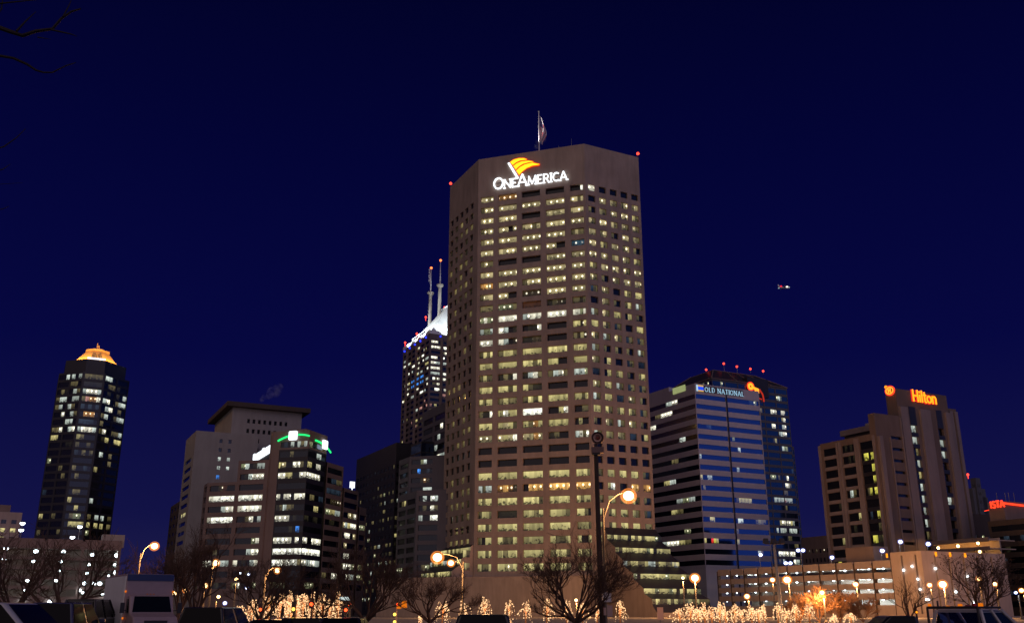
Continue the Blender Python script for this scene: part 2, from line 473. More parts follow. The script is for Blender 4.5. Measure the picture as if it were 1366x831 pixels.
# ------------------------------------------------------------------ lettering (stroke glyphs, extruded)
def ell(cx, cy_, rx, ry, a0=0, a1=360, n=14):
    return [(cx + rx * math.cos(R(a0 + (a1 - a0) * i / n)), cy_ + ry * math.sin(R(a0 + (a1 - a0) * i / n))) for i in range(n + 1)]
def glyph(ch, serif):
    T, t = (.135, .075) if serif else (.17, .17)
    S = []; bars = []
    if ch == 'O': S = [(ell(.40, .5, .36, .44), (T + t) / 2)]; w = .85
    elif ch == 'N': S = [([(.08, 0), (.08, 1)], t), ([(.08, .97), (.72, .03)], T), ([(.72, 0), (.72, 1)], t)]; bars = [(.08, 0), (.08, 1), (.72, 1)]; w = .85
    elif ch == 'E': S = [([(.12, 0), (.12, 1)], T), ([(.12, .95), (.58, .95)], t), ([(.12, .5), (.48, .5)], t), ([(.12, .05), (.6, .05)], t)]; w = .68
    elif ch == 'A': S = [([(.04, 0), (.40, 1)], t), ([(.40, 1), (.78, 0)], T), ([(.16, .32), (.64, .32)], t)]; bars = [(.04, 0), (.78, 0)]; w = .86
    elif ch == 'M': S = [([(.08, 0), (.12, 1)], t), ([(.12, .97), (.47, .1)], T), ([(.47, .1), (.82, .97)], t), ([(.82, 1), (.86, 0)], T)]; bars = [(.08, 0), (.86, 0)]; w = .98
    elif ch == 'R': S = [([(.12, 0), (.12, 1)], T), ([(.12, .95), (.38, .95)] + ell(.38, .72, .2, .22, 90, -90, 8) + [(.12, .5)], t), ([(.34, .5), (.68, 0)], T)]; bars = [(.12, 0), (.68, 0)]; w = .76
    elif ch == 'I': S = [([(.15, 0), (.15, 1)], T)]; bars = [(.15, 0), (.15, 1)]; w = .33
    elif ch == 'C': S = [(ell(.42, .5, .34, .44, 48, 312, 12), (T + t) / 2)]; w = .78
    elif ch == 'L': S = [([(.12, 0), (.12, 1)], T), ([(.12, .05), (.56, .05)], t)]; w = .64
    elif ch == 'D': S = [([(.12, 0), (.12, 1)], T), ([(.12, .95), (.34, .95)] + ell(.34, .5, .34, .45, 90, -90, 10) + [(.12, .05)], t)]; w = .80
    elif ch == 'T': S = [([(.34, 0), (.34, 1)], T), ([(.02, .95), (.66, .95)], t)]; w = .70
    elif ch == 'S': S = [(ell(.34, .73, .24, .22, 30, 270, 9) + ell(.34, .27, .24, .24, 90, -150, 9), (T + t) / 2)]; w = .68
    elif ch == 'H': S = [([(.12, 0), (.12, 1)], T), ([(.62, 0), (.62, 1)], T), ([(.12, .5), (.62, .5)], t)]; w = .76
    elif ch == 'i': S = [([(.1, 0), (.1, .64)], T), ([(.1, .78), (.1, .92)], T)]; w = .24
    elif ch == 'l': S = [([(.1, 0), (.1, 1)], T)]; w = .24
    elif ch == 't': S = [([(.16, .9), (.16, .12), (.24, .06), (.34, .06)], T), ([(.02, .64), (.34, .64)], t)]; w = .38
    elif ch == 'o': S = [(ell(.28, .33, .23, .27), T)]; w = .58
    elif ch == 'n': S = [([(.1, 0), (.1, .66)], T), ([(.1, .5)] + ell(.28, .42, .18, .2, 150, 0, 7) + [(.46, 0)], T)]; w = .58
    else: w = .4
    if serif:
        for x, y in bars: S.append(([(x - .13, y + (.04 if y == 0 else -.04)), (x + .13, y + (.04 if y == 0 else -.04))], .08))
    return S, w
def ribbon(mb, pts, wd, O, du, dv, n, depth, front=True):
    """a flat stroke of width wd, extruded outwards along n from the plane at O"""
    pts = [Vector((p[0], p[1])) for p in pts]
    closed = (pts[0] - pts[-1]).length < 1e-4
    L, Rr = [], []
    for i, p in enumerate(pts):
        a = pts[i - 1] if i > 0 else (pts[-2] if closed else p)
        b = pts[i + 1] if i < len(pts) - 1 else (pts[1] if closed else p)
        t = (b - a)
        if t.length < 1e-9: t = Vector((1, 0))
        t.normalize(); q = Vector((-t.y, t.x)) * wd / 2
        L.append(p + q); Rr.append(p - q)
    P = lambda p, e: O + du * p.x + dv * p.y + n * e
    for i in range(len(pts) - 1):
        b = [P(Rr[i], 0), P(Rr[i + 1], 0), P(L[i + 1], 0), P(L[i], 0)]
        t = [P(Rr[i], depth), P(Rr[i + 1], depth), P(L[i + 1], depth), P(L[i], depth)]
        mb.hexa(b, t)
def letter(parent, ch, O, du, dv, n, size, mat, serif=True, depth=.35):
    S, w = glyph(ch, serif)
    mb = MB()
    for k, (pts, wd) in enumerate(S):
        ribbon(mb, [(p[0] * size, p[1] * size) for p in pts], wd * size, O + n * (.004 * k), du, dv, n, depth)
    if S: mb.build('letter', mat, parent)
    return w * size
def shape(mb, pts, O, du, dv, n, depth):
    b = [O + du * p[0] + dv * p[1] for p in pts]; t = [q + n * depth for q in b]
    mb.hexa(b, t)

# ================================================================== GROUND
g = MB(); g.face([(-4000, -300, 0), (4000, -300, 0), (4000, 6000, 0), (-4000, 6000, 0)])
gro = g.build('ground', M['asphalt']); gro['kind'] = 'structure'
M['paving'] = mat_wall('concrete_paving', (.30, .27, .24), .2, scale=.5, streak=False)
M['paint_line'] = mat_plain('road_paint', (.7, .7, .66), .6)
pv = MB(); pv.prism([(-140, 121, 0), (190, 121, 0), (190, 262, 0), (-140, 262, 0)], -.05, .13); o = pv.build('pavement', M['paving']); o['kind'] = 'structure'
kb = MB(); kb.prism([(-140, 120.6, 0), (190, 120.6, 0), (190, 120.98, 0), (-140, 120.98, 0)], -.05, .15); o = kb.build('kerb', M['beige_concrete']); o['kind'] = 'structure'
rd = MB()
for k in range(40): rd.face([(-130 + k * 8, 110, .005), (-127 + k * 8, 110, .005), (-127 + k * 8, 110.15, .005), (-130 + k * 8, 110.15, .005)])
o = rd.build('road_markings', M['paint_line']); o['kind'] = 'structure'

# ================================================================== BUILDINGS
def footprint_mid(poly):
    return Vector((sum(p[0] for p in poly) / len(poly), sum(p[1] for p in poly) / len(poly), 0))
def onz(p, z): return Vector((p[0], p[1], z))

# ------------------------------------------------------------------ octagonal main tower
def main_tower():
    C = at(779, 192, 294); zt = C.z
    dF = dirv(-72.0); nF = Vector((dF.x * 0 - dF.y, dF.x, 0)); nF.normalize()
    B = C + dF * along(C, dF, 638.5)
    A = B + GL_ * along(B, GL_, 600.5)
    D = C + GR_ * along(C, GR_, 851.5)
    a = (C - B).length; b = (D - C).length
    E = D + dirv(1.0) * a
    Fp = E + GL_ * (b * .5)
    G = A + dirv(18) * (a * .5)
    poly = [B, C, D, E, Fp, G, A]
    mid = footprint_mid([B, C, D, E, Fp, G])
    root = thing('office_tower', 'tall brown stone octagonal tower with a lit amber flag emblem near its top', 'skyscraper', (mid.x, mid.y, 0))
    wall = MB(); wins = Wins()
    def fr(L, fs): return [(f0 * L, f1 * L) for f0, f1 in fs]
    cf = fr(a, [(.025, .148), (.195, .367), (.415, .587), (.637, .809), (.862, .980)])
    p1 = B + (C - B) * .09
    zr1, zr0 = zrow(266.5, p1.y), zrow(757.0, p1.y)
    pit = (zr1 - zr0) / 31.0; h = pit * .56
    rows = floors(zr1 + h / 2, pit, 32, h)
    T = """bbbb oooo .... .... ...W
dbbb bbbb bbbb bbbb bbdb
bbbb bbbb .... bbbb bbbb
dbbb bb.b bbdb bbbb bbbb
dbbb bbbb bbbb bbbb dbdd
bbbb bbbb bbbb bb.. uuuu
dbdd .... .... bbbb bbbb
bbbb bbbb bbbb bbbb bbbb
oObo bbbb dbbb bbyb bbbb
dbbb bb.. aaaa bbbb bbbb
dddd gggd kkkk edae dded
gwgg wwww cwww wwww wwgw
cggc wc.e .eew .... yyay
wwww wc.a eeaa .... daya
dydy dyyd yyyy yyyy yyyy
yyyy yyyy yydy yy.. yyyy
dydd edew ecwd dcwd cccg
yyyy yydy ydee .... ....
ydyy dydd dydy yyyy yydy
deew ywyy WWWW ..yw ..dd
yyyy ybyd ydoy yyyy .y..
bbbb bybw bbob ed.. cwdw
.... .... .... .... ....
.... .... .... .... ....
yyyy yyyy yyyy yyyy yyyd
cdcc oOoa .OOO OOOO OOOO
ydyy yyyy yyyd yyyy ydyy
dyyd eeee yydy yyyd yyd.
yydy yyyy yyyy yyyy dyyd
d.yy yddy yyyy yddy y..y
yydy ydyy yyyy dyyd ydyd
yddy yyby yydy yyyb dydd""".split('\n')
    T = [r.split() for r in T]
    zbase = 0.0
    facade(wall, wins, B, C, zbase, zt, cf, rows, lambda r, c: T[r][c], inset=1.15)
    cs = [(b * (.05 + .196 * k), b * (.05 + .196 * k + .125)) for k in range(5)]
    def right(r, c):
        if r == 0: return 'ww' if c == 0 else '..'
        if r in (22, 23): return '..'
        if r == 25: return rng.choice(['oO', 'OO', 'yW', 'OO', 'e.'])
        if r == 1 and c == 0: return '..'
        if r < 9: return rng.choice(['bb', 'bd', 'db', 'bb', 'bb', 'd.', 'yd'])
        if r < 22: return rng.choice(['..', 'nd', 'dy', 'yd', 'yy', 'd.', '.y', 'bd', 'nn', 'cd'])
        if c == 4: return rng.choice(['dn', 'dd', 'nd', 'yd'])
        return rng.choice(['yy', 'yd', 'yy', 'dy'])
    facade(wall, wins, C, D, zbase, zt, cs, rows, right, inset=.55)
    def left(r, c):
        if r == 0 or r in (22, 23) or r == 13 and c < 3: return '..'
        return rng.choice(['dd', 'md', 'ee', '.d', 'dm', '..', 'mm', 'ee', '.e'])
    facade(wall, wins, A, B, zbase, zt, cs, rows, left, inset=.55)
    plain(wall, D, E, 0, zt); plain(wall, E, Fp, 0, zt); plain(wall, Fp, G, 0, zt); plain(wall, G, A, 0, zt)
    cap(wall, [A, B, C, D, E, Fp, G], zt)
    # podium of plain stone below the lowest office floor
    zp = zrow(771, p1.y)
    fq = B + dF * 6 + nF * 15; zp = zrow(771, fq.y)
    pb = [B + dF * 26 + nF * 15, C - dF * 1 + nF * 15, C - dF * 1 - nF * 4, B + dF * 26 - nF * 4]
    wb = wall
    wb.build('wall', M['tower_stone'], root)
    pod = MB(); pod.prism(pb, 0, zp); pod.build('podium', M['base_stone'], root)
    cop = MB(); cop.prism([p + (p - footprint_mid(pb)).normalized() * .2 for p in pb], zp, zp + .3); cop.build('coping', M['tower_stone'], root)
    # vertical joints of the front: thin recessed shadow lines between bays
    # stepped glazed wings running out from the two street faces
    def wedge(Q0, Q1, nrm, pix, name, end_first):
        d = (Q1 - Q0).normalized(); L = (Q1 - Q0).length
        lv = []
        for px, py in pix:
            z = 15.0
            for _ in range(5):
                q = onz(Q0, z); e = along(q, nrm, px); z = zrow(py, q.y + nrm.y * e)
            lv.append((e, z))
        w = MB(); hh = 1.45
        e0, z0 = 0.0, lv[0][1] + 3.2
        prof = [(0.0, z0)]
        for k, (e, z) in enumerate(lv):
            za = z - hh / 2; zb = z + hh / 2
            pa = [onz(Q0 + nrm * e, zb), onz(Q1 + nrm * e, zb), onz(Q1 + nrm * e0, z0), onz(Q0 + nrm * e0, z0)]
            w.face(pa, mi=1)
            A_ = onz(Q0 + nrm * e, 0); z_hi = zb
            sp = ''.join(rng.choice('yyyydydgye') for _ in range(16)) if k != 2 else 'cdyyddyccdyyddyy'
            if k == 5: sp = 'dyddydydddydyddd'
            wins.add(A_, d, 0.0, L, za, zb, 0.0, nrm, sp, M['glass'])
            prof += [(e, zb), (e, za)]
            e0, z0 = e, za
        ze = max(0.2, z0 - 2.2)
        w.face([onz(Q0 + nrm * (e0 + 2), ze), onz(Q1 + nrm * (e0 + 2), ze), onz(Q1 + nrm * e0, z0), onz(Q0 + nrm * e0, z0)], mi=1)
        w.face([onz(Q0 + nrm * (e0 + 2), 0), onz(Q1 + nrm * (e0 + 2), 0), onz(Q1 + nrm * (e0 + 2), ze), onz(Q0 + nrm * (e0 + 2), ze)], mi=0)
        prof += [(e0 + 2, ze), (e0 + 2, 0), (0, 0)]
        w.face([onz(Q0 + nrm * e, z) for e, z in prof], mi=0)
        w.face([onz(Q1 + nrm * e, z) for e, z in reversed(prof)], mi=0)
        w.build(name, [M['tower_stone'], M['dark_panel']], root)
        return lv
    nR = Vector((GR_.y, -GR_.x, 0)); nL = Vector((-GL_.y, GL_.x, 0))
    u0 = C + GR_ * (b * .12)
    wedge(u0, D, nR, [(810, 716), (821, 733), (832, 751), (845, 768), (859, 788), (870, 802)], 'stepped_wing', True)
    lv = wedge(A - nL * 0.0, B + GL_ * .5, nL, [(597, 722), (586, 738), (574, 753), (562, 768), (549, 785), (540, 800)], 'stepped_wing', False)
    # two small windows in the wing's stone end
    for py in (738.5, 755.5):
        q = B + GL_ * .45; e = 2.6; z = zrow(py, q.y)
        wins.add(onz(q, 0) + nL * 3.6, -nL, 0.0, 2.3, z - 1.1, z + 1.1, -.06, nR, 'yd', None)
    wins.finish(root, M['glass'])
    # beacons on the roof corners
    for p in (D, A):
        m = MB(); q = onz(p + (mid - p).normalized() * .6, zt)
        m.tube([q, q + Vector((0, 0, 1.2))], .12, 6, 0); m.ball(q + Vector((0, 0, 1.5)), .55, 8, 6, mi=1)
        m.build('beacon', [M['dark_pole'], M['beacon_red']], root)
    for f, hh in ((.74, 3.0), (.86, 5.0), (.60, 2.0)):
        m = MB(); q = onz(B + (C - B) * f - nF * 4, zt); m.tube([q, q + Vector((0, 0, hh))], [.10, .05], 5); m.build('roof_aerial', M['metal_pole'], root)
    # sign
    du = (C - B).normalized(); dv = Vector((0, 0, 1))
    def onface(px, py):
        t = along(onz(B, zt - 12), du, px); q = onz(B + du * t, 0)
        return Vector((q.x, q.y, zrow(py, q.y))) + nF * .25
    O = onface(659, 254.5); Oe = onface(757.5, 241)
    Lw = (Oe - O).length
    frame = MB()
    for dz in (1.0, 2.6): shape(frame, [(0, dz), (Lw, dz), (Lw, dz + .12), (0, dz + .12)], O - nF * .24, du, dv, nF, .2)
    sg = frame.build('sign', M['steel_dark'], root)
    szs = [('O', 4.6)] + [(c, 3.45) for c in 'NE'] + [('A', 4.6)] + [(c, 3.45) for c in 'MERICA']
    tot = sum(glyph(c, True)[1] * s for c, s in szs)
    k = Lw / tot; x = 0.0
    for c, s in szs: x += letter(sg, c, O + du * x, du * 1.0, dv, nF, s, M['white_sign_face'], True, .45) + (k - 1) * tot / len(szs)
    # flag emblem: slanting staff and three amber stripes edged in red
    sc = Lw / 98.0        # photo pixels to metres on the wall
    base = onface(692, 240)
    E2 = lambda px, py: ((px - 692) * sc, ((240 - py) + (px - 692) * -.135) * sc * 1.03)
    mb = MB(); shape(mb, [E2(690.2, 239.5), E2(692.6, 238.0), E2(680.2, 217.2), E2(677.6, 218.2)], base, du, dv, nF, .4); mb.build('emblem_staff', M['white_sign_face'], sg)
    strp = [([(681, 216.6), (686, 213.2), (693, 211.4), (700, 211.5), (703.5, 213.2)], [(684.3, 221.0), (689, 217.2), (695, 214.8), (700, 214.2), (703.5, 213.6)]),
            ([(685.3, 222.0), (690, 218.4), (696.5, 215.8), (706, 215.0), (712, 216.4)], [(688.4, 227.2), (692, 223.4), (698, 219.6), (706, 217.6), (712, 216.9)]),
            ([(689.2, 228.4), (694, 223.8), (701, 220.0), (711, 217.8), (720, 219.8)], [(693, 234.6), (697, 230.0), (703, 225.4), (711, 222.2), (720, 221.0)])]
    for up, lo in strp:
        for grow, mt, dep, off in ((.75, 'flag_red', .25, 0.0), (-.45, 'flag_yellow', .22, .26)):
            mb = MB(); cx_ = sum(p[0] for p in up + lo) / 10; cy2 = sum(p[1] for p in up + lo) / 10
            U = [E2(p[0] + (.6 * grow if p[0] > cx_ else -.5 * grow), p[1] - grow * .8) for p in up]
            Lo = [E2(p[0] + (.6 * grow if p[0] > cx_ else -.5 * grow), p[1] + grow * .8) for p in lo]
            for i in range(4):
                shape(mb, [Lo[i], Lo[i + 1], U[i + 1], U[i]], base + nF * off, du, dv, nF, dep)
            mb.build('emblem_stripe' if mt == 'flag_yellow' else 'emblem_edge', M[mt], sg)
    # flagpole and flag on the roof
    q = onz(B + du * along(onz(B, zt), du, 718) - nF * 1.2, zt)
    ptop = zrow(150, q.y)
    fp = thing('flagpole', 'thin white flagpole on the roof of the sign tower', 'flagpole', q)
    m = MB(); m.tube([q, (q.x, q.y, ptop)], [.28, .14], 8); m.build('pole', M['paint_white'], fp)
    m = MB(); m.ball((q.x, q.y, ptop + .25), .3); m.build('finial', M['chrome'], fp)
    fl = MB(); H = 10.5; nx, nz = 8, 13; top = ptop - .8
    def FP(i, j):
        s = i / nx; t = j / nz
        x = (.2 + 3.2 * s * (1 - .25 * math.cos(t * 5))) * (.55 + .75 * math.sin(min(1, t * 1.15) * math.pi) ** .7 * .8)
        return Vector((q.x + .2 + x * .56, q.y + .7 * math.sin(s * 7 + t * 2) * s, top - t * H * (1 - .05 * s) - s * 2.2))
    for i in range(nx):
        for j in range(nz):
            canton = j < 6 and i < 4
            fl.face([FP(i, j + 1), FP(i + 1, j + 1), FP(i + 1, j), FP(i, j)], mi=2 if canton else (0 if (i + (j // 4)) % 2 else 1))
    fo = fl.build('flag', [mat_plain('flag_red_cloth', (.50, .10, .12), .8), mat_plain('flag_white_cloth', (.75, .72, .72), .8), mat_plain('flag_blue_cloth', (.09, .09, .24), .8)])
    fo['label'] = 'limp red, white and blue flag hanging from the roof flagpole'; fo['category'] = 'flag'
    fl_l = bpy.data.lights.new('flag_floodlight', 'SPOT'); fl_l.energy = 24000; fl_l.spot_size = R(35); fl_l.color = (1, .92, .9); fl_l.shadow_soft_size = .2
    lo = bpy.data.objects.new('floodlight', fl_l); SC.collection.objects.link(lo); lo.parent = fp; lo.location = (-2.2, -.2, .8)
    lo.rotation_euler = Vector((2.4, .2, 9.5)).to_track_quat('-Z', 'Y').to_euler()
    return dict(A=A, B=B, C=C, D=D, nF=nF, dF=dF, mid=mid)
MT = main_tower()

# ------------------------------------------------------------------ white striped block with mirror glass
def banded_office():
    C = at(926.5, 511, 373); zt = C.z
    A = C + GL_ * along(C, GL_, 868); D = C + GR_ * along(C, GR_, 1012)
    A = C + GL_ * ((A - C).length + 6)
    L1, L2 = (A - C).length, (D - C).length
    Bk = D + GL_ * L1
    mid = footprint_mid([A, C, D, Bk])
    root = thing('banded_office', 'pale striped office block with mirror blue window bands and small bluish roof lettering', 'office block', (mid.x, mid.y, 0))
    wall, wins = MB(), Wins()
    z1, z0 = zrow(528, C.y), zrow(735, C.y); pit = (z1 - z0) / 15; h = pit * .47
    rows = floors(z1 + h / 2, pit, 17, h)
    seam = along(onz(C, zrow(640, C.y)), GR_, 977)
    cols = [(.25, seam - .45), (seam + .45, L2 - .3)]
    lit = {(0, 1): '.........nng.', (4, 1): '.g...........', (5, 1): '...c.........', (7, 1): '..c..........', (8, 0): 'y..cc........', (9, 0): '.d...........',
           (10, 1): '.dyyyyy......', (12, 0): '...yy........', (12, 1): '.cc.....dydd.', (13, 1): 'd............', (14, 0): 'y..RYy.......', (14, 1): 'y............', (2, 0): '.............', (6, 0): 'c............', (3, 0): '....nn.......', (15, 1): '........cd...'}
    blue_rows = 14
    facade(wall, wins, C, D, 0, zt, cols, rows, lambda r, c: lit.get((r, c), '.............'), .25, M['glass_blue'])
    lit2 = {0: '....cw...', 1: '..dww....', 2: 'cw.......', 4: '......c..', 6: '....d...', 8: '...yc....', 9: '...', 10: '.....cgc.', 11: '....yd...', 12: 'c........', 13: '......g..', 14: '..cwwyd..', 15: '...'}
    def ls(r, c):
        s = lit2.get(r, '.........')
        return s if len(s) >= 8 else '.........'
    facade(wall, wins, A, C, 0, zt, [(.4, L1 - .3)], rows, ls, .25, M['glass_dark'])
    plain(wall, D, Bk, 0, zt); plain(wall, Bk, A, 0, zt); cap(wall, [A, C, D, Bk], zt)
    wall.build('wall', M['pale_panel'], root)
    wins.finish(root, M['glass_dark'])
    nR = Vector((GR_.y, -GR_.x, 0)); nL = Vector((-GL_.y, GL_.x, 0))
    sm = MB(); sm.prism([C + GR_ * (seam - .42) + nR * -.28, C + GR_ * (seam - .42) + nR * .02, C + GR_ * (seam + .42) + nR * .02, C + GR_ * (seam + .42) + nR * -.28], 3, zt - 2.2)
    sm.build('vertical_seam', M['steel_dark'], root)
    # lit rooftop panel over the left face
    pq = C + GL_ * along(C, GL_, 898); pl = (pq - C).length
    m = MB(); O = onz(C + GL_ * pl + nL * .1, zt - 1.9); shape(m, [(0, 0), (pl - 6, 0), (pl - 6, 2.6), (0, 2.6)], O, -GL_, Vector((0, 0, 1)), nL, .2)
    m.build('lit_roof_panel', mat_emit('pale_lit_panel', (.34, .38, .16), .85), root)
    # penthouse at the far left
    pp = [C + GL_ * (L1 - 2), C + GL_ * (pl + 3), C + GL_ * (pl + 3) + GR_ * 10, C + GL_ * (L1 - 2) + GR_ * 10]
    m = MB(); m.prism(pp, zt + .003, zt + 2.0); m.build('penthouse', M['pale_panel'], root)
    # sign
    O = onz(C + GR_ * .6, zt - 3.1) + nR * .05
    sb = MB(); shape(sb, [(0, -.2), (24.5, -.2), (24.5, 2.6), (0, 2.6)], O, GR_, Vector((0, 0, 1)), nR, .12)
    sg = sb.build('sign', M['blue_grey'], root)
    e0 = along(onz(C, zt), GR_, 928); e1 = along(onz(C, zt), GR_, 935)
    def lg(u0, u1, v0, v1, m_, dep):
        b = MB(); shape(b, [(u0, v0), (u1, v0), (u1, v1), (u0, v1)], O + nR * .12, GR_, Vector((0, 0, 1)), nR, dep); b.build('emblem_square', m_, sg)
    lg(.0, .8, -.1, 2.5, mat_emit('white_blue_edge', (.5, .72, .9), .9), .1)
    lg(.8, 3.6, 1.95, 2.5, mat_emit('gold_emblem', (.9, .55, .16), .8), .12); lg(.8, 3.6, -.1, .45, bpy.data.materials['gold_emblem'], .12)
    lg(.8, 3.6, .5, 1.9, mat_emit('blue_emblem', (.02, .09, .9), 1.0), .14)
    x = 4.3
    for c in 'OLD NATIONAL':
        if c == ' ': x += 1.1; continue
        x += letter(sg, c, O + nR * .12 + GR_ * x, GR_, Vector((0, 0, 1)), nR, 2.05, M['dim_sign'], True, .12) * 1.16
    return C, D, A
ON = banded_office()

# ------------------------------------------------------------------ dark mansard tower behind it
def mansard_tower():
    C = at(950, 512, 485)
    ze = zrow(527.5, at(1048, 527, 527).y)
    D = C + GR_ * along(onz(C, ze), GR_, 1049.5)
    L2 = (D - C).length; L1 = 42.0
    A = C + GL_ * L1; Bk = D + GL_ * L1
    mid = footprint_mid([A, C, D, Bk])
    root = thing('mansard_tower', 'dark tower with sloping ribbed roof and glowing red key sign behind the striped block', 'skyscraper', (mid.x, mid.y, 0))
    wall, wins = MB(), Wins()
    pit = 3.95; h = 2.5; n = int((ze - 4) / pit)
    rows = floors(ze - 1.2, pit, n, h)
    pat = {1: (2, '....c...'), 3: (1, 'ww......'), 4: (2, '..n.....'), 5: (1, '..cw....'), 7: (1, '...cw..'), 15: (1, 'gggggggg'), 18: (1, '...ywww'), 19: (1, 'c.g.c.g'), 22: (1, 'wWWwwWw.'), 23: (1, 'd.c..dwc')}
    nb = 6
    cols = evenly(L2, nb, .93)
    def spec(r, c):
        if c == 5:
            s = {3: '..ww..', 4: '..yw..', 5: '..cw..', 6: 'ccww..', 8: '.cgg..', 12: '.ew...', 13: '.wwd..', 14: 'dd....', 15: 'cccc..', 18: 'wwyc..', 19: '.cccc.', 22: 'Www...', 23: '..wcc.', 1: 'gcg...'}.get(r)
            if s: return s
        if c == 4:
            s = {3: '...www', 5: '...ww.', 7: '...ey.', 15: '.ccccc', 18: '...yww', 19: '.c.ccc', 22: '.wWWww', 23: '.d.c..', 24: '..d...'}.get(r)
            if s: return s
        return rand_spec(6, .05, 'dgn')
    facade(wall, wins, C, D, 0, ze, cols, rows, spec, .15, M['glass_teal'])
    facade(wall, wins, A, C, 0, ze, evenly(L1, 5, .92), rows, lambda r, c: rand_spec(6, .06, 'dg'), .15, M['glass_teal'])
    plain(wall, D, Bk, 0, ze); plain(wall, Bk, A, 0, ze)
    cap(wall, [A, C, D, Bk], ze)
    # lower wing to the right
    z2 = zrow(592, D.y)
    S0 = D + GL_ * 6; S1 = S0 + GR_ * along(onz(S0, z2), GR_, 1059)
    S2 = S1 + GL_ * 22; S3 = D + GL_ * 28
    r2 = [r for r in rows if r[1] < z2 - 1]
    facade(wall, wins, S0, S1, 0, z2, evenly((S1 - S0).length, 1, .9), r2, lambda r, c: rand_spec(3, .06, 'd'), .15, M['glass_teal'])
    plain(wall, S1, S2, 0, z2); plain(wall, S2, S3, 0, z2); cap(wall, [S0, S1, S2, S3], z2)
    wall.build('wall', M['blue_grey'], root)
    wins.finish(root, M['glass_teal'])
    # mansard roof with ribs
    ridge_z = zrow(497, C.y + 18)
    cen = mid
    top = [cen + (p - cen) * .46 for p in (A, C, D, Bk)]
    t2 = [onz(C + (D - C) * f + GL_ * (L1 * g), 0) for f, g in ((.17, .70), (.17, .22), (.72, .22), (.72, .70))]
    ov = [onz(p + (p - cen).normalized() * 1.2, 0) for p in (A, C, D, Bk)]
    m = MB(); m.hexa([onz(p, ze + .01) for p in ov], [onz(p, ridge_z) for p in t2]); rf = m.build('roof', M['dark_panel'], root)
    m = MB()
    for i in range(4): m.tube([onz(ov[i], ze + .2), onz(t2[i], ridge_z + .1)], .28, 5)
    for i in range(4): m.tube([onz(t2[i], ridge_z), onz(t2[(i + 1) % 4], ridge_z)], .25, 5); m.tube([onz(ov[i], ze + .1), onz(ov[(i + 1) % 4], ze + .1)], .3, 5)
    for f in (.33, .55, .8):
        m.tube([onz(ov[1] + (ov[2] - ov[1]) * f, ze + .2), onz(t2[1] + (t2[2] - t2[1]) * f, ridge_z)], .2, 5)
    m.build('ribs', M['brown_concrete'], rf)
    for px, py in ((942, 493), (965.5, 485), (983, 489), (1001, 492), (1018, 495), (959.7, 497.5)):
        Y = C.y + 17
        p = at(px, py, Y); zb = min(ridge_z - .5, p.z - 1.5)
        m = MB(); m.tube([(p.x, p.y, zb if px > 960 else p.z - 9), p], [.16, .1], 5); m.ball(p, .62, 8, 6, mi=1)
        m.build('beacon_mast', [M['metal_pole'], M['beacon_red']], root)
    # key sign on a dormer box of the front slope
    nR = Vector((GR_.y, -GR_.x, 0)); Z = Vector((0, 0, 1))
    u = along(onz(C, ze + 2), GR_, 1001); O = C + GR_ * u + nR * 1.5; zc = zrow(520.5, O.y)
    bx = MB(); q = C + GR_ * (u + 4.5) + nR * -1.0
    wv = 7.2
    bx.prism([q + GR_ * -wv + nR * 1.6, q + GR_ * wv + nR * 1.6, q + GR_ * wv - nR * 7, q - GR_ * wv - nR * 7], ze - 7, ze + 3.2)
    sg = bx.build('sign', M['dark_panel'], root)
    O = onz(q + nR * 1.62, 0)
    u1 = along(onz(O, ze), GR_, 1000.8); P0 = onz(O + GR_ * u1, zrow(515.4, O.y + GR_.y * u1)); 
    m = MB(); ribbon(m, ell(0, 0, 1.25, 1.25), 1.25, P0, GR_, Z, nR, .3)
    ribbon(m, [(1.6, -.5), (5.3, -1.4)], 1.2, P0 + nR * .01, GR_, Z, nR, .3)
    for x in (3.2, 4.9): ribbon(m, [(x, -1.1), (x, -3.2)], 1.1, P0 + nR * .02, GR_, Z, nR, .3)
    m.build('key_symbol', M['orange_neon'], sg)
    m = MB(); ribbon(m, ell(0, 0, 2.25, 2.25), .5, P0, GR_, Z, nR, .2); m.build('key_outline', M['red_neon'], sg)
    m = MB(); ribbon(m, [(-4.2, -4.9), (-1.2, -4.7)], .6, P0, GR_, Z, nR, .2); ribbon(m, [(.2, -5.2), (7.2, -6.4)], .55, P0, GR_, Z, nR, .2)
    ribbon(m, [(5.9, -.9), (8.0, -3.6), (8.4, -5.6), (8.5, -7.6)], .9, P0 + nR * .01, GR_, Z, nR, .2)
    m.build('red_tube', mat_emit('dim_red_neon', (1.0, .06, .03), .5), sg)
mansard_tower()

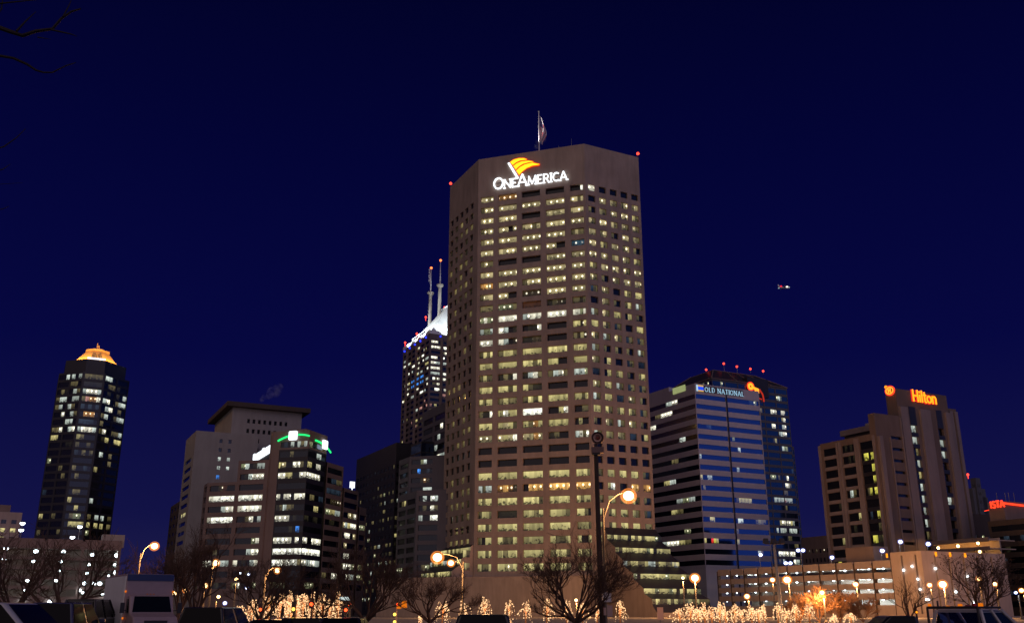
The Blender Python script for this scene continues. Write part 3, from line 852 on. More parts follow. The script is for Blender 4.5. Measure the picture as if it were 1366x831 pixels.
# ------------------------------------------------------------------ tallest tower with white floodlit crown
def crown_tower():
    C = at(573.6, 440, 664)
    zt = C.z
    A = C + GL_ * along(C, GL_, 538.0); L = (A - C).length
    D = C + GR_ * L; Bk = D + GL_ * L
    cen = footprint_mid([A, C, D, Bk])
    root = thing('crown_tower', 'distant tower with a floodlit white pyramid crown and two masts', 'skyscraper', (cen.x, cen.y, 0))
    zb = zrow(444.5, C.y)
    wall, wins = MB(), Wins()
    pit = 3.95; n = 34
    rows = floors(zb - 5.0, pit, n, 2.1)
    def sp(f):
        def s(r, c):
            if r in (6, 7) and c in (2, 3, 4): return rng.choice(['BBBB', 'BnBB', '.BB.'])
            p = .42 if r < 10 else .22
            if f == 'R': p += .15
            if c == 0 and f == 'R' and r > 14: return 'pppp'
            return rand_spec(4, p, 'wwcydW' if r < 10 else 'ycdpp', .6)
        return s
    bays = evenly(L, 6, .80, .5)
    # deeper notch columns on each face (bay 1 and bay 3 set back in shade)
    facade(wall, wins, A, C, 0, zb, bays, rows, sp('L'), .5, M['glass_dark'])
    facade(wall, wins, C, D, 0, zb, bays, rows, sp('R'), .5, M['glass_dark'])
    plain(wall, D, Bk, 0, zb); plain(wall, Bk, A, 0, zb); cap(wall, [A, C, D, Bk], zb)
    wall.build('wall', M['rose_stone'], root)
    nR = Vector((GR_.y, -GR_.x, 0)); nL = Vector((-GL_.y, GL_.x, 0))
    # projecting bays that zigzag down the faces
    m = MB()
    for P0, d, nn, f in ((C, GR_, nR, .18), (C, GR_, nR, .55), (C, GL_, nL, .45), (C, GL_, nL, .8)):
        q = P0 + d * (L * f); m.prism([q + nn * 1.6, q + d * 1.2, q - d * 1.2] if (d.cross(nn)).z > 0 else [q - d * 1.2, q + nn * 1.6, q + d * 1.2], 0, zb - 3)
    m.build('pier', M['rose_stone'], root)
    wins.finish(root, M['glass_dark'])
    for k in range(5):
        q = onz(C + GL_ * (L * (.12 + .2 * k)) + nL * .5, zb - 1.5)
        m = MB(); m.ball(q, .75, 8, 6); m.build('blue_floodlight', M['blue_led'], root)
    for k in range(3):
        q = onz(C + GR_ * (L * (.15 + .16 * k)) + nR * .5, zb - 1.5)
        m = MB(); m.ball(q, .6, 8, 6); m.build('blue_floodlight', M['blue_led'], root)
    # crown: ledge, frustum, cap, dormer slots
    m = MB(); led = [onz(p + (p - cen).normalized() * .9, 0) for p in (A, C, D, Bk)]
    m.prism(led, zb + .01, zb + 2.6)
    base = [onz(p + (cen - p) * .07, 0) for p in (A, C, D, Bk)]
    zap = zrow(413, cen.y)
    top = [onz(cen + (p - cen) * .16, 0) for p in (A, C, D, Bk)]
    m.hexa([onz(p, zb + 2.6) for p in base], [onz(p, zap) for p in top])
    m.prism([cen + (p - cen) * 1.2 for p in top], zap + .01, zap + .9)
    cr_ = m.build('crown', M['pale_crown'], root)
    for P0, d, nn in ((C, GL_, nL), (C, GR_, nR)):
        m = MB(); m2 = MB()
        q = P0 + d * (L * .5)
        a_, b_ = L * .27, 4.0
        box = [q - d * a_ - nn * 2.4, q + d * a_ - nn * 2.4, q + d * a_ - nn * 9, q - d * a_ - nn * 9]
        if (d.cross(nn)).z > 0: box = box[::-1]
        m.prism(box, zb + 2.61, zb + 6.9); m.build('dormer', M['pale_crown'], cr_)
        O = onz(q - nn * 2.38, zb + 3.2)
        for s in (-.86, .06):
            shape(m2, [(a_ * s, 0), (a_ * (s + .78), 0), (a_ * (s + .78), 3.1), (a_ * s, 3.1)], O, d, Vector((0, 0, 1)), nn, .12)
        m2.build('dormer_opening', M['steel_dark'], cr_)
    # floodlights standing on the ledge
    for P0, P1, nn in ((A, C, nL), (C, D, nR)):
        for f in (.16, .5, .84):
            li = bpy.data.lights.new('crown_floodlight', 'SPOT'); li.energy = 38000; li.color = (.90, 1.0, 1.0); li.shadow_soft_size = .8; li.spot_size = R(75); li.spot_blend = .5
            lo = bpy.data.objects.new('floodlight', li); SC.collection.objects.link(lo); lo.parent = root
            q = P0 + (P1 - P0) * f + nn * 10; lo.location = Vector((q.x, q.y, zb + 3)) - Vector((cen.x, cen.y, 0))
            aim = onz(cen + (P0 + (P1 - P0) * f - cen) * .55, zb + 12) - onz(q, zb + 3); lo.rotation_euler = aim.to_track_quat('-Z', 'Y').to_euler()
    for px, py in ((540.5, 457.0), (556, 445), (568, 423), (585.5, 408), (593, 410)):
        p = at(px, py, C.y + 12 if px < 580 else cen.y); m = MB(); m.ball(p, .8, 8, 6); m.tube([p, p - Vector((0, 0, 3))], .15, 4); m.build('beacon', M['beacon_red'], root)
    for px, pb, pp, pt in ((574.5, 425, 391.5, 357.5), (587, 409, 381, 347.5)):
        Y = cen.y - 1 if px > 580 else cen.y + 6
        b = at(px - .4, pb, Y); p = at(px, pp, Y); t = at(px + .8, pt, Y)
        b.x = p.x = t.x
        b.z -= 8
        m = MB(); m.tube([b, p], [1.5, 1.2], 10); m.lathe(p, [(1.2, -1.8), (2.8, 0), (2.8, .8), (.3, .9)], 12)
        ms = m.build('mast_base', M['grey_concrete'], root)
        m = MB(); m.tube([p, (t.x, t.y, p.z + (t.z - p.z) * .35), t], [.75, .45, .25], 8)
        for k in range(5): m.ball((t.x, t.y, p.z + (t.z - p.z) * (.1 + .12 * k)), .75 - .05 * k, 6, 4)
        if px < 580:
            for k in range(5): m.box((t.x - 1.3, t.y, t.z - 2.5 - k * 2.2), 1.0, .8, 1.4); 
            m.tube([(t.x - .6, t.y, t.z - 4), (t.x - .6, t.y, t.z - 14)], .2, 4)
        m.build('antenna', M['pale_panel'], root)
        m = MB(); m.ball(t, 1.0, 8, 6); m.build('beacon', mat_emit('orange_beacon', (1.0, .16, .04), 3.5), root)
crown_tower()

ZV = Vector((0, 0, 1))
def nrm(d): return Vector((d.y, -d.x, 0))      # outward normal of a face running left -> right along d

# ------------------------------------------------------------------ far left dark tower with lit copper roof
def copper_top_tower():
    P1 = at(111.5, 495, 485); zt = P1.z
    d0, d2 = dirv(108.0), dirv(18.0)
    P2 = P1 + GR_ * along(P1, GR_, 141)
    P0 = P1 + d0 * along(P1, d0, 79); P3 = P2 + d2 * along(P2, d2, 173)
    P4 = P3 + GL_ * 24; P5 = P0 + GL_ * 24
    poly = [P0, P1, P2, P3, P4, P5]
    cen = footprint_mid(poly)
    root = thing('copper_roof_tower', 'dark glass tower at far left with a floodlit orange roof', 'skyscraper', (cen.x, cen.y, 0))
    wall, wins = MB(), Wins()
    z1, z0 = zrow(501, P1.y), zrow(672, P1.y)
    pit = (z1 - z0) / 12.2 / 1.0
    pit = 4.05; rows = floors(z1 + 1.3, pit, 29, 2.7)
    C5 = {0: 'ddddd', 1: 'eeeee', 2: 'cwwwc', 3: 'dpoow', 4: 'n.n.n', 5: '.ooo.', 6: 'nnnn.', 7: 'cwwwc', 8: 'yd...', 9: 'd..d.', 10: 'n.d.d', 12: 'd..n.', 13: '.d...', 15: '.dd..', 16: 'y....', 17: '..y..', 18: '.dgg.', 19: '.yyyy'}
    L5 = {0: '..cc.c', 1: '...dd.', 2: '.de.cd', 3: 'dcc.cc', 4: 'dc.cd.', 5: '..w.cd', 6: '...cc.', 7: 'ddw.cw', 8: 'yy....', 11: 'g.....', 13: '....d.', 15: 'n.....', 18: 'y..d..', 20: 'd....d'}
    R5 = {0: 'cc....', 1: '.dde..', 2: '.e.e.c', 3: 'cw.dcc', 4: '.cw.d.', 5: 'dc.dcc', 6: 'd.....', 7: 'dw.ddc', 8: '.ey.yy', 10: '.c.d..', 12: 'y.....', 16: 'c.....', 18: 'd.cc.d', 19: 'y.yy.d', 20: 'g.....'}
    def mk(dct):
        return lambda r, c: (dct.get(r) or (rand_spec(6, .05, 'den')))
    a, b, c_ = (P1 - P0).length, (P2 - P1).length, (P3 - P2).length
    def split(dct, n):
        def s(r, c):
            t = dct.get(r)
            if t is None: return rand_spec(3, .035, 'de')
            k = len(t) // n if len(t) % n == 0 else None
            if k: return t[c * k:(c + 1) * k]
            return t if c == 1 else rand_spec(3, .1, 'de')
        return s
    facade(wall, wins, P0, P1, 0, zt, evenly(a, 2, .86), rows, split(L5, 2), .25, M['glass_dark'])
    facade(wall, wins, P1, P2, 0, zt, [(1.0, b - 1.0)], rows, lambda r, c: C5.get(r) or rand_spec(5, .04, 'dn'), .25, M['glass_dark'])
    facade(wall, wins, P2, P3, 0, zt, evenly(c_, 2, .86), rows, split(R5, 2), .25, M['glass_dark'])
    for u, v in ((P3, P4), (P4, P5), (P5, P0)): plain(wall, u, v, 0, zt)
    cap(wall, poly, zt)
    wall.build('wall', M['steel_dark'], root)
    wins.finish(root, M['glass_dark'])
    sh = [onz(cen + (p - cen) * .86, 0) for p in poly]
    zs = zrow(478.5, sh[1].y)
    m = MB(); m.prism(sh, zt + .01, zs); m.build('setback_storey', M['steel_dark'], root)
    rb = [onz(cen + (p - cen) * .64, 0) for p in poly]; rt = [onz(cen + (p - cen) * .31, 0) for p in poly]
    zr = zrow(467.5, rt[1].y)
    m = MB(); m.hexa([onz(p, zs + .02) for p in rb], [onz(p, zr) for p in rt])
    m.prism([onz(cen + (p - cen) * .34, 0) for p in poly], zr + .01, zr + 1.0)
    rf = m.build('roof', M['copper_roof'], root)
    m = MB()
    for k in (1, 2):
        q0, q1 = rb[k - 1], rb[k]
    for f in (.2, .4, .6, .8):
        q = onz(rb[1] + (rb[2] - rb[1]) * f, zs + .1); m.box(q, .9, .9, 3.2)
    m.build('roof_vents', M['steel_dark'], rf)
    m = MB(); q0 = onz(sh[1] + (sh[2] - sh[1]) * .02, zs); q1 = onz(sh[1] + (sh[2] - sh[1]) * .98, zs)
    shape(m, [(0, .1), ((q1 - q0).length, .1), ((q1 - q0).length, 1.0), (0, 1.0)], q0, (q1 - q0).normalized(), ZV, nrm(GR_), .3)
    m.build('light_strip', mat_emit('white_light_strip', (.85, .9, 1), 1.6), root)
    for f in (.35, .5, .65):
        q = onz(cen + (rt[1] - cen) * (1 - f) + (rt[2] - cen) * f, zr + 1.6)
        m = MB(); m.tube([q, q + ZV * (2.6 if f < .4 else 1.3)], .2, 5); m.build('roof_aerial', M['copper_roof'], root)
    for i in (0, 1, 2):
        q0, q1 = sh[i], sh[i + 1]
        for f in (.2, .5, .8):
            li = bpy.data.lights.new('roof_floodlight', 'POINT'); li.energy = 2600; li.color = (1, .46, .09); li.shadow_soft_size = .4
            lo = bpy.data.objects.new('floodlight', li); SC.collection.objects.link(lo); lo.parent = root
            q = q0 + (q1 - q0) * f; q = cen + (q - cen) * .97
            lo.location = Vector((q.x - cen.x, q.y - cen.y, zs + 1.6))
copper_top_tower()

# ------------------------------------------------------------------ concrete tower with a broad flat roof slab
def slab_roof_tower():
    C1 = at(262, 574, 454); A1 = C1 + GL_ * along(C1, GL_, 248.5); D1 = C1 + GR_ * along(C1, GR_, 345)
    L1, L2 = (A1 - C1).length, (D1 - C1).length
    root = thing('slab_roof_tower', 'pale grey concrete tower capped by a wide overhanging flat roof slab', 'tower block', (C1.x, C1.y, 0))
    wall, wins = MB(), Wins()
    zt = C1.z
    rows = floors(zrow(610, C1.y) + 1.1 + 4.4 * 5, 4.4, 15, 1.9)
    rows = [r for r in rows if r[1] < zt - 2]
    off = 15 - len(rows)
    rz = [sum(r) / 2 for r in sorted(rows, reverse=True)]
    def near(y, r): return abs(rz[r] - zrow(y, C1.y)) < 2.3
    c1 = along(onz(C1, zrow(600, C1.y)), GR_, 291.5); c2 = along(onz(C1, zrow(600, C1.y)), GR_, 303.5)
    def sp(r, c):
        if near(587, r) or near(599, r): return '.'
        if near(611, r) or near(624, r): return 'c'
        if near(637, r) and c == 0: return 'B'
        if rz[r] > zrow(582, C1.y): return None
        return None
    facade(wall, wins, C1, D1, 0, zt, [(c1, c1 + 1.5), (c2, c2 + 1.5)], rows, sp, .5, M['glass_dark'])
    def sl(r, c):
        if near(663, r): return '.ydyy.'
        if near(737, r): return '.ddd..'
        return rand_spec(6, .12, 'e')
    facade(wall, wins, A1, C1, 0, zt, [(L1 * .12, L1 * .80)], [r for r in rows if r[1] < zrow(600, C1.y)], sl, .3, M['glass_dark'])
    B1 = D1 + GL_ * L1
    plain(wall, D1, B1, 0, zt); plain(wall, B1, A1, 0, zt); cap(wall, [A1, C1, D1, B1], zt)
    C2 = at(311, 543, 480); zu = C2.z
    A2 = C2 + GL_ * along(C2, GL_, 287); D2 = C2 + GR_ * along(C2, GR_, 403); B2 = D2 + (A2 - C2)
    La, Lb = (A2 - C2).length, (D2 - C2).length
    r1, r2 = zrow(563.5, C2.y + 8), zrow(576.5, C2.y + 8)
    u0, u1 = along(onz(C2, r1), GR_, 328), along(onz(C2, r1), GR_, 385)
    pw = (u1 - u0) / 8
    facade(wall, wins, C2, D2, 0, zu, [(u0 + pw * k + pw * .25, u0 + pw * k + pw * .75) for k in range(8)], [(r1 - 1.1, r1 + 1.1), (r2 - 1.1, r2 + 1.1), (r2 - 6, r2 - 3.8), (r2 - 10.8, r2 - 8.6)], lambda r, c: '.' if (r < 2 or c < 3) else None, .6, M['glass_dark'])
    plain(wall, A2, C2, 0, zu); plain(wall, D2, B2, 0, zu); plain(wall, B2, A2, 0, zu); cap(wall, [A2, C2, D2, B2], zu)
    wall.build('wall', M['grey_concrete'], root)
    wins.finish(root, M['glass_dark'])
    m = MB(); e = 3.6
    quad = [C2 + GL_ * (La + e) - GR_ * e, C2 - GL_ * e - GR_ * e, D2 - GL_ * e + GR_ * e, B2 + GL_ * e + GR_ * e]
    m.prism([onz(p, 0) for p in quad], zu + .01, zu + 2.4); m.build('roof_slab', M['dim_brown'], root)
    q2 = [C2 + GL_ * (La + 1) , C2 , D2 , B2 + GL_ * 1]
    # annexe behind at left, lower and browner
    b = thing('brown_block', 'brown unlit block just left of the slab roofed tower', 'building', at(233, 815, 494))
    Cb = at(241.5, 667, 494); Ab = Cb + GL_ * 30; Cc = Cb - GL_ * 6
    pA = Cb + GL_ * along(Cb, GL_, 228)
    wm, wb = MB(), Wins()
    facade(wm, wb, pA, Cb, 0, Cb.z, evenly((pA - Cb).length, 3, .5), floors(Cb.z - 2, 4.4, 12, 2), lambda r, c: rand_spec(2, .05, 'e'), .3)
    plain(wm, Cb, Cb + GR_ * 30, 0, Cb.z); plain(wm, Cb + GR_ * 30, pA + GR_ * 30, 0, Cb.z); plain(wm, pA + GR_ * 30, pA, 0, Cb.z); cap(wm, [pA, Cb, Cb + GR_ * 30, pA + GR_ * 30], Cb.z)
    wm.build('wall', M['dim_brown'], b); wb.finish(b, M['glass_dark'])
slab_roof_tower()

# ------------------------------------------------------------------ terraced office with the green arcs
def terraced_office():
    eL, eR = dirv(-73.5), dirv(16.5); dF = -eL
    E = at(413, 573, 339); zt = E.z
    P0 = E + eL * along(E, eL, 363.5); P2 = E + eR * along(E, eR, 437)
    cen = footprint_mid([P0, E, P2, P0 + (P2 - E)])
    root = thing('terraced_office', 'brown terraced office with black glass bay, green arc lights and many lit floors', 'office block', (cen.x, cen.y, 0))
    wall, wins, dark = MB(), Wins(), MB()
    Yw = P0.y
    zy = [621, 634.4, 649, 663, 677.7, 692.6, 706.5, 721.5, 736.5, 750.5, 766, 780.5]
    z0, z1 = zrow(780.5, Yw), zrow(621, Yw); pit = (z1 - z0) / 11; h = pit * .55
    rows = floors(z1 + h / 2 + pit, pit, 13, h)        # row 0 is one floor above the 621 row
    # --- tower: pier then dark bay
    La = (E - P0).length; Lb = (P2 - E).length
    pier = along(onz(P0, zrow(600, Yw)), dF, 372.5)
    pq = P0 + dF * pier
    zc = zrow(598, E.y)                     # underside of the crown band
    plain(wall, P0, pq, 0, zt)
    bayL = ['...d....', 'yb..wwd.', 'wwyy..ww', '........', 'w.ww.www', 'edcdd...', 'wwww.e..', '....e.B.', 'wWWww.w.', 'WWWWWWWW', 'WWWwWWWd', '........', 'dggg....']
    bayR = ['..c.', 'y.w.', 'www.', '....', '.d.n', '..y.', 'e.e.', '....', 'w.ww', 'WwWW', 'wcWc', '....', '.gg.']
    spl = lambda S: (lambda r, c: S[r])
    rb = [r for r in rows if r[1] < zc]
    ob = len(rows) - len(rb)
    facade(dark, wins, pq, E, 0, zc, [(.3, La - pier - .2)], rb, lambda r, c: bayL[r + ob], .12, M['glass_dark'])
    facade(dark, wins, E, P2, 0, zc, [(.2, Lb - .5)], rb, lambda r, c: bayR[r + ob], .12, M['glass_dark'])
    # crown band in stone with its own window strip
    zs = zrow(591.5, E.y)
    facade(wall, wins, pq, E, zc, zt, [(.4, La - pier - .6)], [(zs - 1.1, zs + 1.1)], lambda r, c: '.n.c.cdc', .3, M['glass_dark'])
    facade(wall, wins, E, P2, zc, zt, [(.6, Lb - 1.0)], [(zs - 1.1, zs + 1.1)], lambda r, c: 'g..d', .3, M['glass_dark'])
    B2 = P2 + eL * La; plain(wall, P2, B2, 0, zt); plain(wall, B2, P0, 0, zt); cap(wall, [P0, E, P2, B2], zt)
    dm = MB(); rr = [P0 + dF * 3 + eR * 3, E + eL * 2.5 + eR * 2.5, P2 + eL * 3 - eR * 3, B2 + dF * 3 - eR * 3]
    dm.prism([onz(p, 0) for p in rr], zt + .01, zt + 1.0, scale_top=.95)
    # --- left wings, a little proud of the tower
    f0 = P0 - eR * .8
    zw1, zw2 = zrow(613, Yw), zrow(641, Yw)
    W1 = f0 + eL * along(onz(f0, zw1), eL, 318.5); W2 = W1 + eL * along(onz(W1, zw2), eL, 277)
    l1, l2 = (W1 - f0).length, (W2 - W1).length
    col2 = [None, 'gc.ecc', '.ecwww', '......', 'WWWwww', 'wWwWWw', '..dw.c', '......', '....gw', '...cww', 'w.e.cw', '...d..', 'dw...g']
    col1 = [None, None, None, '..ak..', 'wWWWWW', '...cww', 'wWWWWW', '......', '......', '..d...', 'wWwwcc', '......', '...e..']
    facade(wall, wins, W1, f0, 0, zw1, [(1.0, l1 - 1.6)], rows, lambda r, c: col2[r + 13 - len([x for x in rows if x[1] <= zw1])], .45, M['glass_dark'])
    n2 = len([x for x in rows if x[1] <= zw2])
    facade(wall, wins, W2, W1, 0, zw2, [(1.0, l2 - .6)], rows, lambda r, c: col1[r + 13 - n2], .45, M['glass_dark'])
    W3 = W2 + GL_ * 7
    facade(wall, wins, W3, W2, 0, zw2 , [(1.2, 6.0)], rows, lambda r, c: rand_spec(3, .2, 'ed'), .4, M['glass_dark'])
    for a, b, z in ((f0, W1, zw1), (W1, W2, zw2)):
        cap(wall, [b, a, a + eR * 22, b + eR * 22], z)
    plain(wall, W1 + eR * 22, W1, zw2, zw1); plain(wall, f0 + eR * 22, W1 + eR * 22, 0, zw1); plain(wall, W1 + eR * 22, W2 + eR * 22, 0, zw2)
    plain(wall, W3 + eR * 19, W3, 0, zw2); plain(wall, f0, P0, 0, zt)
    # --- right terraces stepping down
    prev = P2 - eL * .5
    for px, py, lits in ((458.5, 618, {1: '.nd', 2: 'nnn', 3: '.aa', 4: 'gyc', 8: '...', 9: '...', 10: 'd.w', 5: '.e.'}), (478.5, 652, {4: '..bdw', 5: 'bcyww', 6: '.ww.b', 7: '.b...', 8: '.ww..', 9: 'dwwwg', 10: '..wwc', 3: '...'}), (489, 677, {9: 'dgd', 10: 'ggd', 5: 'g'})):
        zz = zrow(py, prev.y + 4)
        Q = prev + eR * along(onz(prev, zz), eR, px); Lq = (Q - prev).length
        rs = [r for r in rows if r[1] <= zz - .3]; o = 13 - len(rs)
        facade(wall, wins, prev, Q, 0, zz, [(.8, Lq - .4)], rs, lambda r, c, o=o, l=lits: l.get(r + o - 1, rand_spec(4, .06, 'e')), .4, M['glass_dark'])
        cap(wall, [prev, Q, Q + eL * 18, prev + eL * 18], zz); plain(wall, Q, Q + eL * 18, 0, zz)
        prev = Q - eL * .6
        if px == 478.5:
            m = MB(); b = onz(Q + eL * 1.5 - eR * 3, zz); m.box(b, .3, .3, 1.2); m.box(b + ZV * 1.2, 2.0, .5, 2.4, R(40)); m.build('small_lit_sign', M['white_sign_face'], root)
    wall.build('wall', M['brown_concrete'], root)
    dark.build('curtain_wall', M['steel_dark'], root)
    dm.build('roof_cap', M['brown_concrete'], root)
    wins.finish(root, M['glass_dark'])
    # green arcs with white square panels
    nF, nS = nrm(dF), nrm(eR)
    def arc_sign(P, d, n, pa, pb, pm, s0, s1):
        q = lambda px, py: (along(onz(P, zrow(582, P.y)), d, px), zrow(py, P.y) - zt)
        a, b, mm = q(*pa), q(*pb), q(*pm)
        O = onz(P, zt) + n * .15
        pts = []
        for i in range(13):
            t = i / 12; pts.append(((1 - t) ** 2 * a[0] + 2 * t * (1 - t) * mm[0] + t * t * b[0], (1 - t) ** 2 * a[1] + 2 * t * (1 - t) * mm[1] + t * t * b[1]))
        m = MB(); ribbon(m, pts, .55, O, d, ZV, n, .35); sg = m.build('sign', M['green_neon'], root)
        c0, c1 = q(*s0), q(*s1); r = .5
        poly = []
        for cx_, cy_, a0 in ((c1[0] - r, c1[1] - r, 0), (c0[0] + r, c1[1] - r, 90), (c0[0] + r, c0[1] + r, 180), (c1[0] - r, c0[1] + r, 270)):
            poly += [(cx_ + r * math.cos(R(a0 + 30 * k)), cy_ + r * math.sin(R(a0 + 30 * k))) for k in range(4)]
        m = MB(); shape(m, poly, O + n * .36, d, ZV, n, .4); m.build('square_panel', M['white_sign_face'], sg)
    arc_sign(E, dF, nF, (371.5, 586), (413.5, 581.5), (392, 574.5), (386.5, 586), (397.6, 574))
    arc_sign(E, eR, nS, (420, 584.5), (441, 594), (432, 584), (428.5, 592.5), (434.8, 580.5))
    # slanting white letters on a penthouse wall behind the left wing
    S1 = P0 + eR * 1.5 - dF * .2; zz = zrow(589, S1.y)
    ls = along(onz(S1, zz), GL_, 339.5); S0 = S1 + GL_ * ls
    ph = MB(); ph.prism([onz(S0, 0), onz(S1, 0), onz(S1 + GR_ * 3, 0), onz(S0 + GR_ * 12, 0)], zw1 + .01, zrow(590.5, S1.y)); ph.build('penthouse', M['dark_panel'], root)
    O = onz(S0, zz - 3.6) + nrm(-GL_) * .1
    bar = MB(); shape(bar, [(0, 0), (ls, 0), (ls, .4), (0, .4)], O, -GL_, ZV, nrm(-GL_), .25); sg = bar.build('sign', M['white_sign_face'], root)
    nlt = 10; x = 0.0
    for k in range(nlt):
        wd = ls / nlt * .86; hh = 3.3 if k in (0, 5) else 2.8
        m = MB(); ribbon(m, [(x + .25, .2), (x + .25, hh)], .5, O, -GL_, ZV, nrm(-GL_), .4)
        ribbon(m, [(x + .2, hh - .3), (x + wd, hh - .3)], .6, O + nrm(-GL_) * .01, -GL_, ZV, nrm(-GL_), .4)
        ribbon(m, [(x + wd - .25, .2), (x + wd - .25, hh)], .5, O + nrm(-GL_) * .02, -GL_, ZV, nrm(-GL_), .4)
        ribbon(m, [(x + .2, 1.3), (x + wd, 1.3)], .8, O + nrm(-GL_) * .03, -GL_, ZV, nrm(-GL_), .4)
        m.build('letter', M['white_sign_face'], sg); x += ls / nlt
terraced_office()

def block(root, C, dl, L1, dr, L2, wall, wins, cols1, cols2, rows, s1, s2, inset=.35, mat=None):
    A = C + dl * L1; D = C + dr * L2; Bk = D + dl * L1
    facade(wall, wins, A, C, 0, C.z, cols1, rows, s1, inset, mat)
    facade(wall, wins, C, D, 0, C.z, cols2, rows, s2, inset, mat)
    plain(wall, D, Bk, 0, C.z); plain(wall, Bk, A, 0, C.z); cap(wall, [A, C, D, Bk], C.z)

# ------------------------------------------------------------------ dark glass block
def dark_block():
    C = at(529, 590, 417); L1 = along(C, GL_, 476); L2 = along(C, GR_, 554)
    root = thing('dark_block', 'black glass office block with small dim windows left of the grey offices', 'office block', (C.x, C.y, 0))
    wall, wins = MB(), Wins()
    rows = floors(zrow(619, C.y), 3.75, 19, 1.6)
    def s(r, c):
        p = .04 if r < 3 else (.42 if c > 3 else .3) if r < 13 else .45
        return rand_spec(2, p, 'ddeegcd', .5)
    def s2(r, c):
        if r < 2: return '..'
        return rand_spec(2, .5, 'dydec', .6)
    block(root, C, GL_, L1, GR_, L2, wall, wins, evenly(L1, 11, .66, .6), evenly(L2, 5, .8, .4), rows, s, s2, .15, M['glass_dark'])
    wall.build('wall', M['steel_dark'], root); wins.finish(root, M['glass_dark'])
    pp = MB(); pp.tube([onz(C + GL_ * 8 + GR_ * 6, C.z), onz(C + GL_ * 8 + GR_ * 6, C.z + 3)], .15, 5); pp.build('roof_aerial', M['metal_pole'], root)
    # blue glass link to the right
    Lk = at(562, 588, 395); Ll = along(Lk, GL_, 548)
    r2 = thing('glass_link', 'blue lit glass stair block between the black block and grey offices', 'building', (Lk.x, Lk.y, 0))
    w2, n2 = MB(), Wins()
    block(r2, Lk, GL_, Ll, GR_, 6, w2, n2, [(.3, Ll - .3)], [(.3, 5.7)], floors(Lk.z - .8, 4.2, 14, 3.6), lambda r, c: '.', lambda r, c: '.', .1, M['glass_blue'])
    w2.build('wall', M['steel_dark'], r2); n2.finish(r2, M['glass_blue'])
dark_block()

# ------------------------------------------------------------------ grey stepped offices in front of the crown tower
def grey_offices():
    dR = dirv(106.5)
    C = at(546.5, 609, 343); L1 = along(C, GL_, 532.5); L2 = along(C, dR, 596)
    root = thing('grey_office', 'stepped grey office with dark strip windows beside the stone tower', 'office block', (C.x, C.y, 0))
    wall, wins = MB(), Wins()
    up = {0: '...gc..', 1: '..B..n.', 2: '...aoa.', 3: '....ccc'}
    facade(wall, wins, C, C + dR * L2, 0, C.z, [(.8, L2 * .62)], floors(zrow(613.5, C.y), 3.35, 18, 1.75), lambda r, c: up.get(r, '.......'), .35, M['glass_dark'])
    facade(wall, wins, C + GL_ * L1, C, 0, C.z, [(1.0, L1 * .88)], floors(zrow(616.5, C.y), 3.35, 18, 1.75), lambda r, c: {1: '.n.', 3: '..n'}.get(r, '...'), .35, M['glass_dark'])
    plain(wall, C + dR * L2, C + dR * L2 + GL_ * L1, 0, C.z); cap(wall, [C + GL_ * L1, C, C + dR * L2, C + dR * L2 + GL_ * L1], C.z)
    C2 = at(556, 654, 330); a = along(C2, GL_, 531); b = along(C2, dR, 600)
    lo = {0: '.c.Wc', 1: '.d.wd', 2: 'c..WW', 7: '.dgdg', 3: '.....'}; 
    facade(wall, wins, C2, C2 + dR * b, 0, C2.z, [(.8, b * .65)], floors(zrow(661.5, C2.y), 3.3, 12, 1.9), lambda r, c: lo.get(r, '.....'), .35, M['glass_dark'])
    lf = {0: '.yd..', 6: 'wc..d', 7: 'gd...'}
    facade(wall, wins, C2 + GL_ * a, C2, 0, C2.z, [(.8, a * .45), (a * .5, a * .93)], floors(zrow(663.5, C2.y), 3.3, 12, 1.9), lambda r, c: {(0, 0): '.dy', (7, 0): 'gg.', (8, 0): '.y.'}.get((r, c), '...'), .35, M['glass_dark'])
    cap(wall, [C2 + GL_ * a, C2, C2 + dR * b, C2 + dR * b + GL_ * 12], C2.z)
    wall.build('wall', M['blue_grey'], root); wins.finish(root, M['glass_dark'])
    # taller stepped block behind it
    T = at(603, 532, 386); lt = along(T, GL_, 563.5)
    r2 = thing('dusky_office', 'dark slab with a few lit windows between the grey offices and stone tower', 'office block', (T.x, T.y, 0))
    w, n = MB(), Wins()
    S = {1: ('..', '..w.w'), 2: ('..', '.c...'), 3: ('..', 'c....'), 4: ('..', '.wcc.'), 5: ('..', 'd....')}
    rows = floors(T.z - 4.0, 4.3, 18, 2.5)
    facade(w, n, T + GL_ * lt, T, 0, T.z, [(lt * .05, lt * .38), (lt * .44, lt * .88)], rows, lambda r, c: S.get(r, ('...', '.....'))[c], .3, M['glass_dark'])
    for p, q in ((T, T + GR_ * 20), (T + GR_ * 20, T + GR_ * 20 + GL_ * lt), (T + GR_ * 20 + GL_ * lt, T + GL_ * lt)): plain(w, p, q, 0, T.z)
    cap(w, [T + GL_ * lt, T, T + GR_ * 20, T + GR_ * 20 + GL_ * lt], T.z)
    w.build('wall', M['blue_grey'], r2); n.finish(r2, M['glass_dark'])
grey_offices()

